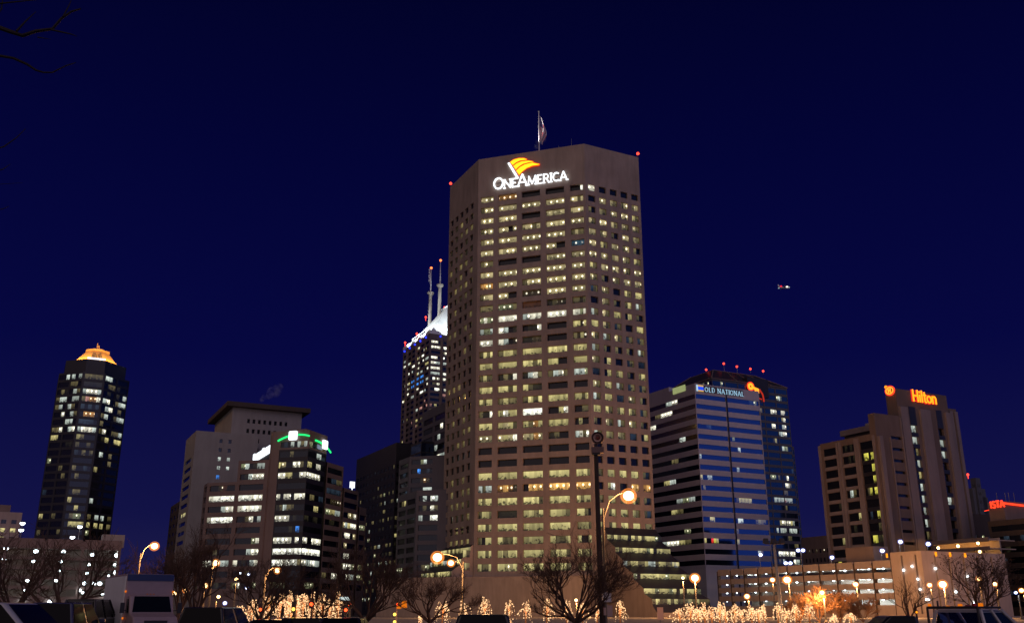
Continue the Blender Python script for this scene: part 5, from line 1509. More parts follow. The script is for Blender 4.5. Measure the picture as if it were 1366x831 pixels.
for px in (1330, 1341.5, 1346, 1353):
    q = at(px, 664, P.y + 6); m = MB(); m.tube([(q.x, q.y, zrow(668, P.y)), (q.x, q.y, zrow(657, q.y))], .09, 4); m.build('roof_aerial', M['metal_pole'], r)
# stepped tower peeping out right of the hotel
C = at(1301, 637, 471)
r, a_, b_ = simple_building('stepped_tower', 'blue grey stepped tower with a red beacon right behind the hotel', 'building', C, 1294, 1307, M['blue_grey'], M['glass_dark'], (2, .4, .5), (2, .4, .5), C.z - 3, 4, 10, 1.6, lambda r_, c: '.', lambda r_, c: '.')
for px, py, k_ in ((1314, 651.5, 4), (1317.5, 663, 9)):
    q = C + GR_ * along(C, GR_, px - 6) - nrm(GR_) * 1.0; zz = zrow(py, q.y)
    l_ = along(onz(q, zz), GR_, px); m = MB(); m.prism([onz(q - GR_ * 6, 0), onz(q + GR_ * l_, 0), onz(q + GR_ * l_ + GL_ * 12, 0), onz(q - GR_ * 6 + GL_ * 12, 0)][0:4], .02 * k_, zz); m.build('lower_step', M['blue_grey'], r)
m = MB(); q = onz(C + GL_ * 4, C.z); m.tube([q, q + ZV * 1.5], .15, 5); m.ball(q + ZV * 2.0, .7, 8, 5); m.build('beacon', M['beacon_red'], r)

# ================================================================== STREET LAMPS
def pxm(Y, px_photo):          # metres covered by so many photo pixels near the horizon at depth Y
    return px_photo * Y / (FPX / cP)
def street_lamp(px, py, Y, label, core_px, pole_px=None, group='orange street lamps', rise=0.0, energy=260, color='sodium', halo=True, pole='lamp_pole', vert=False):
    Y *= 1.1221
    p = at(px, py, Y)
    pole_px = px if pole_px is None else pole_px
    g0 = at(pole_px, 770, Y)
    base = Vector((g0.x, Y, 0))
    t = thing('street_lamp', label, 'street lamp', base, group)
    r = pxm(Y, core_px) / 2  # lamp core enlarged to take in its glare
    top = Vector((base.x, Y, p.z + rise - (.45 if vert else 0)))
    pr = .075 + Y * .0004
    m = MB(); m.lathe(base, [(pr * 2.0, 0), (pr * 2.0, .35), (pr * 1.25, .5)], 8); m.tube([base, top], [pr * 1.2, pr * .75], 8); m.build('pole', M[pole], t)
    if abs(px - pole_px) > 1.0:
        d = p - top; d.z += .2
        m = MB(); pts = [top - ZV * .8, top + d * .25 + ZV * .25, top + d * .6 + ZV * .35, top + d * .92 + ZV * .2]; m.tube(pts, [pr * .7, pr * .6, pr * .5, pr * .45], 6); m.build('arm', M[pole], t)
    m = MB(); m.lathe(p, [(.02, r * 1.10), (r * .42, r * 1.02), (r * .66, r * .74)], 14); m.build('lamp_head', M['dark_pole'], t)
    m = MB(); m.ball(p, r * .86, 16, 10, sz=.88); m.build('lens', M['sodium' if color == 'sodium' else 'led_white'], t, smooth=True)
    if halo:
        m = MB(); m.ball(p - ZV * r * .05, r * 1.36, 20, 12, sz=.92); m.build('halo_shell', M['halo_orange' if color == 'sodium' else 'halo_blue'], t, smooth=True)  # added shell standing in for the glow around the lamp
    if energy: point_light(t, p - ZV * (r + .25) + Vector((0, -.3, 0)), energy * (2.3 if color == 'sodium' else 1), (1.0, .45, .15) if color == 'sodium' else (.8, .88, 1), .25)
    return t
SL = street_lamp
SL(838.5, 661, 62, 'bright orange lamp on a curved arm beside the siren pole', 17, 807, rise=-.9, energy=900)
SL(206, 728, 105, 'orange lamp on a curved arm above the box truck', 10, 184, rise=-.9, energy=1500)
SL(287.5, 750.5, 100, 'straight orange lamp post before the lit terraced office', 9, 282, energy=900, rise=-.3)
SL(370, 760.5, 105, 'orange lamp on a short arm before the terraced office bay', 8, 354, rise=-.4, energy=900)
SL(583.5, 743, 88, 'largest orange lamp at the stone tower lower left', 14, 640 - 22, rise=-.4, energy=2200)
SL(601.5, 750.5, 205, 'smaller pinkish lamp just right of the largest left lamp', 8.5, 617, rise=-.3, energy=3500)
SL(927, 770.5, 212, 'glaring orange lamp on a post right of the stepped glass wing', 11, energy=6500, vert=True)
SL(1050, 773, 222, 'glaring orange lamp before the open parking deck', 10, 1052, energy=7000, vert=True)
SL(1257.5, 779, 197, 'glaring orange lamp before the ribbed concrete end wall', 10.5, energy=6500, vert=True)
for px, py, Y, c, lab, en in (
    (233, 791, 118, 5.5, 'small orange lamp at the right edge of the box truck', 300), (248, 786.5, 125, 7, 'small orange lamp right of the box truck', 300),
    (275, 780.5, 128, 6.5, 'small orange lamp left of the straight lamp post', 300), (291.5, 795.5, 150, 5, 'faint orange lamp right of the straight lamp post', 200),
    (315.5, 772, 140, 5.5, 'small pinkish lamp in front of the terraced office', 300), (1030.5, 773, 170, 6, 'small orange lamp just left of the glaring deck lamp', 400),
    (996.5, 795, 160, 6.5, 'small lamp low before the deck, left of the tall bare post', 400), (1096.5, 790, 119, 6.5, 'small orange lamp above the orange lit bushes', 2200),
    (1141.5, 779, 205, 6.5, 'small orange lamp before the right end of the open deck', 4000), (1240, 780, 165, 6, 'small orange lamp left of the glaring end wall lamp', 500),
    (1305.5, 771.5, 205, 6, 'small orange lamp behind the tree at the ribbed wall', 4000), (1327.5, 778.5, 160, 6, 'small orange lamp at the ribbed wall right corner', 500),
    (1362.5, 787, 150, 6, 'orange lamp at the right edge of the picture', 300), (768.5, 800, 222, 4.5, 'tiny lamp behind the bare tree before the stone base', 3500),
    (911, 770.5, 200, 4.5, 'small lamp just left of the lamp by the glass wing', 3000)):
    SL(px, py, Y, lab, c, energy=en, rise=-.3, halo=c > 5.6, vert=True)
SL(1355, 790, 170, 'small white lamp post at the right edge', 4, energy=60, color='led', group='white street lamps', vert=True)
SL(300, 804, 110, 'small white lamp low behind the dark truck', 5, energy=0, color='led', group='white street lamps', vert=True)
SL(320.5, 764, 200, 'upper faint white lamp before the terraced office', 4, energy=0, color='led', group='white street lamps', halo=False, vert=True)
SL(331.5, 765.5, 200, 'blue white lamp before the terraced office, right of the faint one', 4, energy=0, color='led', group='white street lamps', vert=True)
SL(329, 783.5, 190, 'lowest blue white lamp before the terraced office', 4, energy=0, color='led', group='white street lamps', vert=True)
# tall unlit floodlight post
q = at(1042, 812, 129); b = Vector((q.x, 129, 0)); zt = zrow(726, 129)
t = thing('floodlight_post', 'tall unlit post with dark floodlight heads before the parking deck', 'light post', b)
m = MB(); m.tube([b, (b.x - .25, 129, zt)], [.26, .15], 8); m.build('pole', M['metal_pole'], t)
m = MB(); m.tube([(b.x - 1.5, 129, zt + .1), (b.x + 1.1, 129, zt + .1)], .07, 6); m.build('crossarm', M['dark_pole'], t)
for dx in (-1.3, -.25, .85):
    m = MB(); m.box((b.x + dx, 129, zt + .15), .75, .5, .65, .2, taper=.7); m.build('floodlight_head', M['dark_pole'], t)

# ------------------------------------------------------------------ siren on a wooden pole
Yp = 66.0
q = at(803, 790, Yp); b = Vector((q.x, Yp, 0)); zt = zrow(607, Yp); zc = zrow(584.5, Yp)
t = thing('siren_pole', 'dark wooden pole carrying a round warning siren in front of the stone tower', 'siren pole', b)
m = MB(); m.tube([b, (b.x - .1, Yp, zt * .5), (b.x - .15, Yp, zt)], [.21, .185, .15], 10); m.build('pole', M['wood_pole'], t)
m = MB(); m.box((b.x - .15, Yp, zt), .55, .5, .25); m.tube([(b.x - .15, Yp, zt + .2), (b.x - .15, Yp, zc - .4)], .12, 8); m.build('mount', M['dark_pole'], t)
# horn: rings opening towards the street
def disc_lathe(mb, c, prof, axis, n=20):
    axis = axis.normalized(); a = axis.cross(ZV).normalized(); bb = a.cross(axis)
    base = len(mb.v)
    for r_, z_ in prof:
        for k in range(n):
            th = 2 * math.pi * k / n; mb.v.append(tuple(Vector(c) + axis * z_ + a * (r_ * math.cos(th)) + bb * (r_ * math.sin(th))))
    for i in range(len(prof) - 1):
        for k in range(n):
            k2 = (k + 1) % n; mb.f.append((base + i * n + k, base + i * n + k2, base + (i + 1) * n + k2, base + (i + 1) * n + k)); mb.mi.append(0)
ax = Vector((-.22, -1, -.12)); c = Vector((b.x + .02, Yp - .1, zc)); rs = pxm(Yp, 8.4)
for nme, prof, mt in (('horn', [(.05, -.5), (.3, -.5), (.34, -.1), (rs * .80, .22), (rs, .34), (rs * 1.04, .30), (rs, .2), (.4, -.2)], M['siren_ring']),
                      ('inner_ring', [(rs * .30, .02), (rs * .62, .26), (rs * .68, .36), (rs * .60, .36), (rs * .32, .14)], M['sign_pale']),
                      ('hub', [(.001, .42), (rs * .22, .40), (rs * .27, .28), (rs * .27, .0)], M['siren_red'])):
    m = MB(); disc_lathe(m, c, prof, ax); m.build(nme, mt, t, smooth=False)
m = MB(); m.box((b.x - .05, Yp - .15, zc - rs - .65), .85, .4, .42); m.build('motor_box', M['siren_ring'], t)
# enclosure and boards fixed on its lower pole
z0, z1 = zrow(802.5, Yp), zrow(790, Yp); x0, x1 = at(802.5, 800, Yp).x, at(814, 800, Yp).x
m = MB(); m.box(((x0 + x1) / 2, Yp - .45, z0), x1 - x0, .4, z1 - z0, .12); bx = m.build('control_box', M['box_white'], t)
m = MB(); m.box(((x0 + x1) / 2 - .12, Yp - .68, z0 + .12), .26, .04, .14, .12); m.build('label_plate', M['dark_pole'], bx)
m = MB(); m.box((at(812.2, 800, Yp).x, Yp - .5, zrow(822, Yp)), pxm(Yp, 7), .04, zrow(807, Yp) - zrow(822, Yp)); m.build('board', M['sign_pale'], t)
m = MB(); m.box((at(805.8, 800, Yp).x, Yp - .42, zrow(820, Yp)), pxm(Yp, 3.4), .04, zrow(810, Yp) - zrow(820, Yp)); m.build('board', M['sign_pale'], t)
# separate parking sign
Ys = 72; q = at(880.7, 818, Ys)
t = thing('parking_sign', 'pinkish blank rectangular sign on a thin post right of the siren pole', 'sign', (q.x, Ys, 0))
m = MB(); m.tube([(q.x, Ys, 0), (q.x, Ys, zrow(810, Ys))], .035, 6); m.build('post', M['metal_pole'], t)
m = MB(); m.box((q.x, Ys - .06, zrow(826, Ys)), pxm(Ys, 8), .03, zrow(809.5, Ys) - zrow(826, Ys)); m.build('board', M['sign_pale'], t)

# ------------------------------------------------------------------ traffic signals
def signal(px, py, Y, lens, label, pole_px=None, name_sign=False, housing='dark_pole', rpx=5.0, ped=False):
    Y *= 1.1221
    p = at(px, py, Y); x0 = at(pole_px or px, 815, Y).x
    t = thing('traffic_signal', label, 'traffic light', (x0, Y, 0), 'signals at the crossing')
    top = p.z + .5
    m = MB(); m.tube([(x0, Y, 0), (x0, Y, top + .4)], [.12, .09], 8); m.build('pole', M['dark_pole'], t)
    if abs(x0 - p.x) > .2:
        m = MB(); m.tube([(x0, Y, top + .2), (p.x, Y, top + .2)], .06, 6); m.build('mast_arm', M['dark_pole'], t)
    s = pxm(Y, rpx) / 2
    m = MB(); m.box((p.x, Y, p.z - (2.2 if not ped else 1.2) * s), 2.6 * s, .25, (6.6 if not ped else 2.6) * s if lens != 'red_lens' else 3.6 * s + .35); hd = m.build('signal_head', M[housing], t)
    m = MB(); m.ball((p.x, Y - .16, p.z), s, 10, 6); m.build('lens', M[lens], hd)
    if name_sign:
        q = at(460, 798, Y); m = MB(); m.box((q.x, Y - .1, q.z - .18), 1.15, .05, .36); m.build('street_name_sign', mat_emit('lit_street_sign', (.7, .82, .8), .9), t)
    return t
signal(347.8, 812.5, 92, 'red_lens', 'red signal left of the string lit trees, behind the dark sedan', rpx=4)
signal(391.8, 812, 90, 'yellow_lens', 'yellow white signal in front of the string lit trees', rpx=4.5)
signal(393.8, 804, 104, 'amber_lens', 'small orange hand signal above the yellow signal', rpx=3.6, ped=True)
signal(415.8, 805.5, 95, 'red_lens', 'brightest red signal in the middle of the string lit trees', rpx=5)
signal(361.5, 803, 98, 'yellow_lens', 'tiny yellow lamp signal among the left string lit trees', rpx=3, ped=True)
signal(461.5, 813.2, 94, 'red_lens', 'lower red signal at the right end of the lit trees', rpx=4.2)
signal(466.5, 806.2, 97, 'red_lens', 'upper red signal under the bright street name sign', name_sign=True, rpx=4.2)
M['signal_orange'] = mat_plain('orange_signal_housing', (.75, .22, .02), .5)
M['signal_orange_lit'] = mat_emit('orange_self_glow', (1.0, .22, .01), .75)
Yq = 90; q = at(529, 815, Yq)
t = thing('crossing_signal', 'orange signal heads on a thin post between two bare trees', 'traffic light', (q.x, Yq, 0))
m = MB(); m.tube([(q.x, Yq, 0), (q.x, Yq, zrow(803, Yq))], .07, 6); m.build('pole', M['sign_pale'], t)
for px, py, wd, hh in ((531.5, 811.5, .36, .55), (539, 810.5, .5, .62)):
    c = at(px, py, Yq); m = MB(); m.box((c.x, Yq, c.z), wd, .3, hh, .3, taper=.8); m.build('signal_head', M['signal_orange_lit'], t)  # the housings themselves emit, so the heads look lit
c = at(530.5, 806, Yq); m = MB(); m.ball((c.x, Yq - .2, c.z), .13); m.build('lens', M['red_lens'], t)
for py in (819, 829): c = at(527.3, py, Yq); m = MB(); m.ball((c.x - .05, Yq - .1, c.z), .14); m.build('push_button', M['yellow_lens'], t)
for px, py, lab in ((1252, 813, 'orange lamp post signal left of the tow pickup cab'), (1222, 816, 'small orange signal over the dark pickup bed')):
    signal(px, py, 90, 'amber_lens', lab, rpx=3, ped=True)

# ================================================================== TREES
M['bark_lit'] = mat_wall('lamplit_bark', (.30, .15, .07), .3, scale=2.0)  # bark colour raised so bushes and string lit trees look lamplit
def bare_tree(px, Y, H, spread, label, seed, forks=5, twigs=4, mat='bark', trunk_h=.16, lean=0.0, up=.75, group='bare winter trees', name='bare_tree', r0=None, tw=.011, leaves=0):
    rg = random.Random(seed); Y *= 1.1221
    b = Vector((at(px, 815, Y).x, Y, 0))
    t = thing(name, label, 'tree' if name == 'bare_tree' else 'shrub', b, group)
    trunk, crown = MB(), MB()
    r0 = r0 or H * .026
    th = H * trunk_h
    fork = b + Vector((lean, 0, th))
    trunk.tube([b, b + Vector((lean * .4, 0, th * .5)), fork + ZV * .15], [r0 * 1.25, r0, r0 * .92], 8)
    def grow(p, d, ln, r, lv):
        n = 3 if lv else 2
        pts = [p]; cur = p; dd = d.copy()
        for i in range(n):
            dd = (dd + Vector((rg.gauss(0, .13), rg.gauss(0, .13), rg.gauss(.05, .10)))).normalized()
            cur = cur + dd * (ln / n); pts.append(cur)
        rr = [max(tw, r * (1 - .5 * i / n)) for i in range(n + 1)]
        (trunk if lv >= twigs else crown).tube(pts, rr, 6 if lv >= twigs else (4 if lv > 1 else 3), cap=False)
        if lv == 0:
            for _ in range(leaves):
                c = pts[-1] + Vector((rg.gauss(0, .15), rg.gauss(0, .15), rg.gauss(0, .15))); a_ = Vector((rg.uniform(-1, 1), rg.uniform(-1, 1), rg.uniform(-1, 1))).normalized() * .06; b_ = a_.cross(ZV) * 1.2
                crown.face([c - a_ - b_, c + a_ - b_, c + a_ + b_, c - a_ + b_])
            return
        k = rg.choice((3, 3, 4)) if lv > 1 else rg.choice((3, 4))
        for j in range(k):
            f = rg.uniform(.35, 1.0) if j else 1.0
            i = min(n - 1, int(f * n)); q = pts[i] + (pts[i + 1] - pts[i]) * (f * n - i if f < 1 else 1)
            side = Vector((rg.gauss(0, 1), rg.gauss(0, 1), rg.gauss(.15, .6))); side -= dd * side.dot(dd)
            if side.length < 1e-3: side = Vector((1, 0, 0))
            nd = (dd + side.normalized() * rg.uniform(.35, .85)).normalized()
            if nd.z < .05: nd.z = rg.uniform(.05, .2)
            grow(q, nd, ln * rg.uniform(.55, .8), r * rg.uniform(.45, .62), lv - 1)
    for i in range(forks):
        an = 2 * math.pi * (i + rg.uniform(-.25, .25)) / forks + seed
        tilt = rg.uniform(.35, 1.0)
        d = Vector((math.cos(an) * tilt * spread / H, math.sin(an) * tilt * spread / H * .8, up)).normalized()
        grow(fork, d, (H - th) * .42 * rg.uniform(.85, 1.15), r0 * rg.uniform(.5, .7), twigs)
    trunk.build('trunk', M[mat], t); crown.build('crown', M[mat], t)
    return t
bare_tree(488, 58, 6.0, 8.5, 'large fan shaped bare tree left of the orange crossing signal', 3, twigs=5, tw=.0075, forks=7, up=.8)
bare_tree(574, 68, 5.2, 8.0, 'spreading bare tree under the two left street lamps', 11, twigs=5, tw=.0075, forks=6, up=.7, r0=.15)
bare_tree(768, 54, 6.2, 9.5, 'wide bare tree just left of the siren pole', 5, twigs=5, tw=.0075, forks=7, up=.8)
bare_tree(1312, 74, 7.0, 7.5, 'bare tree with few dry leaves before the ribbed concrete wall', 8, forks=6, up=1.0, leaves=1, trunk_h=.12)
bare_tree(1212, 88, 5.0, 4.0, 'thin bare tree between the deck and the ribbed wall', 14, forks=5, twigs=3)
bare_tree(258, 66, 7.4, 6.5, 'dark bare tree right of the box truck', 21, twigs=5, tw=.0075, forks=6, up=1.1)
bare_tree(238, 84, 8.0, 6.0, 'taller bare tree behind the box truck right corner', 24, twigs=5, tw=.0075, forks=5, up=1.2)
bare_tree(348, 62, 5.6, 7.0, 'bare tree in front of the left string lit trees', 27, twigs=5, tw=.0075, forks=6, up=.9)
bare_tree(432, 84, 6.0, 6.0, 'dim bare tree under the terraced office right side', 31, forks=5, twigs=3)
bare_tree(88, 52, 6.4, 7.0, 'bare tree before the left parking deck, right of the vans', 35, forks=6, up=.9)
bare_tree(18, 58, 7.0, 7.0, 'bare tree at the left edge before the parking deck', 38, forks=6, up=1.0)
bare_tree(184, 130, 11, 8.0, 'far bare tree behind the box truck roof', 41, forks=6, up=1.2, twigs=3, tw=.02)
for i, (px, H, sp, lab) in enumerate(((1066, 3.6, 4.0, 'leafless bush glowing orange at the left end of the bush row'), (1092, 4.6, 4.6, 'tallest leafless bush glowing orange below the small lamp'), (1120, 4.3, 4.6, 'leafless orange lit bush right of the tallest one'), (1150, 3.6, 4.4, 'leafless orange lit bush at the right end of the row'))):
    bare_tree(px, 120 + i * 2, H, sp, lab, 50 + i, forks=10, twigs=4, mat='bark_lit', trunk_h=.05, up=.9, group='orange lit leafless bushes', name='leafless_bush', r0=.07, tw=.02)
# light of the low lamps on those bushes
# overhanging tree standing outside the frame at left
def overhang():
    Y = 9.0
    b = Vector((-10.5, 9.5, 0))
    t = thing('bare_tree', 'dark overhanging branches reaching in at the top left corner', 'tree', b, 'bare winter trees')
    trunk, crown = MB(), MB()
    top = Vector((-9.2, 9.2, 6.6))
    trunk.tube([b, b + Vector((.2, 0, 2.2)), b + Vector((.7, -.1, 4.5)), top, top + Vector((.3, .2, 3.5))], [.32, .27, .22, .17, .06], 10)
    def br(pts, r, dY=0.0, start=None):
        P = [at(x, y, Y + dY + .03 * i) for i, (x, y) in enumerate(pts)]
        if start is not None: P = [start] + P
        crown.tube(P, [r * .7 * (1 - .75 * i / (len(P) - 1)) for i in range(len(P))], 6, cap=False)
    br([(-60, 20), (-15, 32), (12, 42), (30, 48), (48, 42), (70, 39), (82, 25), (95, 16), (108, 12)], .05, start=top)
    br([(22, 42), (35, 28), (48, 16)], .02); br([(68, 40), (95, 46), (103, 49)], .018); br([(50, 50), (68, 53)], .012); br([(84, 23), (92, 8), (97, -4)], .014)
    br([(-10, 30), (2, 12), (4, -4)], .02); br([(-30, 8), (10, 4), (40, 1), (70, -2)], .018)
    br([(-60, 70), (-5, 74), (18, 78), (36, 86), (48, 94), (58, 97), (70, 97), (88, 88), (101, 84)], .032, .3, start=top - ZV * .5)
    br([(-40, 208), (5, 196), (22, 184), (34, 172)], .02, .2, start=top - ZV * 2.0); br([(-30, 236), (4, 226), (14, 219)], .014, .2); br([(-40, 285), (4, 279), (12, 275)], .016, .4, start=top - ZV * 2.6)
    br([(-40, 250), (0, 246), (30, 244)], .008, .3)
    bd = mat_wall('dimmed_bark', (.022, .015, .014), .3, scale=2.0)  # bark colour darkened to hold these branches dim under the sun lamp
    trunk.build('trunk', bd, t); crown.build('crown', bd, t)
overhang()

# ------------------------------------------------------------------ weeping trees wound with fairy lights
def lit_tree(px, top_py, wpx, Y, label, seed, dense=1.0):
    rg = random.Random(seed); Y *= 1.1221
    x = at(px, 815, Y).x; H = zrow(top_py, Y); w = pxm(Y, wpx) / 2
    b = Vector((x, Y, 0))
    t = thing('string_lit_tree', label, 'lit tree', b, 'weeping trees wound with warm lights')
    tr = MB(); lean = Vector((rg.uniform(-.12, .12) * w * 2, 0, 0))
    tr.tube([b, b + ZV * (H * .45) + lean * .4, b + ZV * (H * .70) + lean], [.11, .09, .05], 6)
    n = int(rg.uniform(11, 16) * dense); a0 = rg.uniform(0, 6.28)
    for i in range(n):
        an = a0 + 2 * math.pi * i / n + rg.gauss(0, .45)
        f0 = rg.uniform(.35, .75); p = b + ZV * (H * f0) + lean * f0
        reach = w * rg.uniform(.25, 1.25); peak = H * min(1.05, rg.uniform(.72, 1.06) - .25 * max(0, reach / w - .8))
        dirn = Vector((math.cos(an), math.sin(an), 0)); pts = [p.copy()]
        zend = H * rg.uniform(-.02, .42); m_ = 10
        for k in range(1, m_ + 1):
            t_ = k / m_
            if t_ < .4: z = p.z + (peak - p.z) * math.sin(t_ / .4 * math.pi / 2)
            else: z = peak + (zend - peak) * ((t_ - .4) / .6) ** 1.35
            hx = reach * (t_ ** .8) * (1 if t_ < .75 else 1 + .1 * math.sin(k + i))
            pts.append(Vector((b.x + lean.x * .8, b.y, 0)) + dirn * hx + Vector((rg.gauss(0, .05), rg.gauss(0, .05), z + rg.gauss(0, .05))))
        tr.tube(pts, [.035 - .0028 * k for k in range(m_ + 1)], 3, cap=False)
        lt = MB(); lt.tube(pts, .008, 3, cap=False, mi=1)
        nb = rg.randint(10, 22)
        for k in range(nb):
            s_ = .06 + .94 * min(1, max(0, (k + rg.gauss(.3, .5)) / nb)); f = max(0, min(m_ - .01, s_ * m_)); jx = int(f); q = pts[jx] + (pts[jx + 1] - pts[jx]) * (f - jx)
            lt.octa(q, rg.choice((.03, .04, .05, .05, .085)))
        lt.build('light_string', [M['fairy'], M['dark_pole']], t)
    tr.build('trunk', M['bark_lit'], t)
    point_light(t, b + ZV * (H * .55) + Vector((0, -w * .4, 0)), 75, (1.0, .50, .20), .5, 'fairy_glow')
    return t
LT = [(322, 808, 20, 'small round lit tree at the far left of the lit row'), (336, 800, 22, 'lit tree behind the fork of the left bare tree'), (360, 795, 22, 'lit tree beside the red signal, right of the bare trunk'),
      (373, 789, 20, 'tall lit tree left of the yellow signal'), (384, 790, 16, 'lit tree directly behind the yellow signal'), (395, 793, 14, 'lit tree just right of the yellow signal'), (404, 790, 18, 'thickly lit upright tree left of the brightest red signal'),
      (417, 791, 22, 'lit tree behind the brightest red signal'), (431, 793, 20, 'lit tree right of the brightest red signal'), (452, 790, 22, 'lit tree at the right end of the left cluster'),
      (560, 816, 8, 'tiny lit sapling beside the spreading bare tree'), (590, 800, 26, 'wide lit tree below the largest left lamp'), (618, 803, 24, 'forked lit tree left of the dark wagon roof'),
      (648, 796, 24, 'tallest lit tree directly above the dark wagon'), (680, 801, 20, 'lit tree at the right end of the dark wagon'), (701, 800, 21, 'lit tree between the dark wagon and the wide bare tree, left one'),
      (729, 800, 20, 'lit tree between the dark wagon and the wide bare tree, right one'), (756, 800, 18, 'lit tree behind the wide bare tree trunk'), (777, 803, 16, 'lit tree right of the wide bare tree trunk'), (796, 807, 12, 'narrow lit tree touching the siren pole'),
      (827, 801, 22, 'lone lit tree right of the siren pole'), (907, 809, 22, 'lit tree left of the lamp by the glass wing'), (921, 804, 20, 'lit tree under the lamp by the glass wing'), (940, 804, 20, 'lit tree right of the lamp by the glass wing'),
      (959, 803, 20, 'lit tree before the left end of the open deck'), (979, 804, 20, 'lit tree below the low small lamp, left side'), (1002, 806, 20, 'lit tree below the low small lamp, right side'), (1020, 804, 14, 'slim lit tree left of the tall unlit post'),
      (1037, 803, 20, 'lit tree at the foot of the tall unlit post'), (1061, 805, 18, 'lit tree under the glaring deck lamp'), (1079, 805, 16, 'half hidden lit tree at the orange bushes left end'), (1111, 820, 14, 'low lit tree among the orange bushes'),
      (343, 812, 20, 'low lit bush at the foot of the left bare tree'), (389, 806, 20, 'low lit bush under the yellow signal'), (440, 799, 16, 'short lit tree between two taller ones in the left cluster'),
      (931, 810, 20, 'short lit tree filling the gap right of the glass wing lamp'), (949, 809, 22, 'short lit tree before the deck left corner'), (968, 811, 22, 'short lit tree left of the low small lamp'),
      (990, 812, 24, 'short wide lit tree under the low small lamp'), (1012, 811, 18, 'short lit tree left of the slim one by the bare post'), (1048, 810, 20, 'short lit tree between the bare post and glaring deck lamp'), (1134, 816, 22, 'dim lit tree under the right orange bushes')]
for i, (px, ty, wp, lab) in enumerate(LT):
    lit_tree(px, ty, wp, 112 + (i * 37 % 5) * .8, lab, 100 + i, 1.35 if i < 10 else 1.0)
for k, px in enumerate((345, 400, 440)): pass

# ================================================================== VEHICLES
M['clear_glass'] = None
def _clear():
    t = NT('clear_auto_glass')
    a = t.node('ShaderNodeBsdfTransparent', {'Color': (.86, .86, .88, 1)}); g = t.node('ShaderNodeBsdfGlossy', {'Color': (.8, .8, .8, 1), 'Roughness': .03})
    f = t.node('ShaderNodeFresnel', {'IOR': 1.4}); mx = t.node('ShaderNodeMixShader', {0: f.outputs[0], 1: a.outputs[0], 2: g.outputs[0]}); t.surf(mx.outputs[0]); return t.m
M['clear_glass'] = _clear()
def bevel(o, w=.05, seg=2):
    b = o.modifiers.new('bevel', 'BEVEL'); b.width = w; b.segments = seg; b.limit_method = 'ANGLE'; b.angle_limit = R(35)
    return o
STY = {'sedan': ([(-.5, .20), (-.5, .60), (-.46, .68), (.20, .68), (.46, .56), (.5, .48), (.5, .20)], (-.42, .24, -.26, .02)),
       'suv': ([(-.5, .20), (-.5, .56), (-.49, .60), (.22, .60), (.47, .54), (.5, .48), (.5, .20)], (-.49, .24, -.45, .04)),
       'pickup': ([(-.5, .24), (-.5, .60), (.24, .60), (.47, .57), (.5, .50), (.5, .24)], (-.10, .24, -.085, .085))}
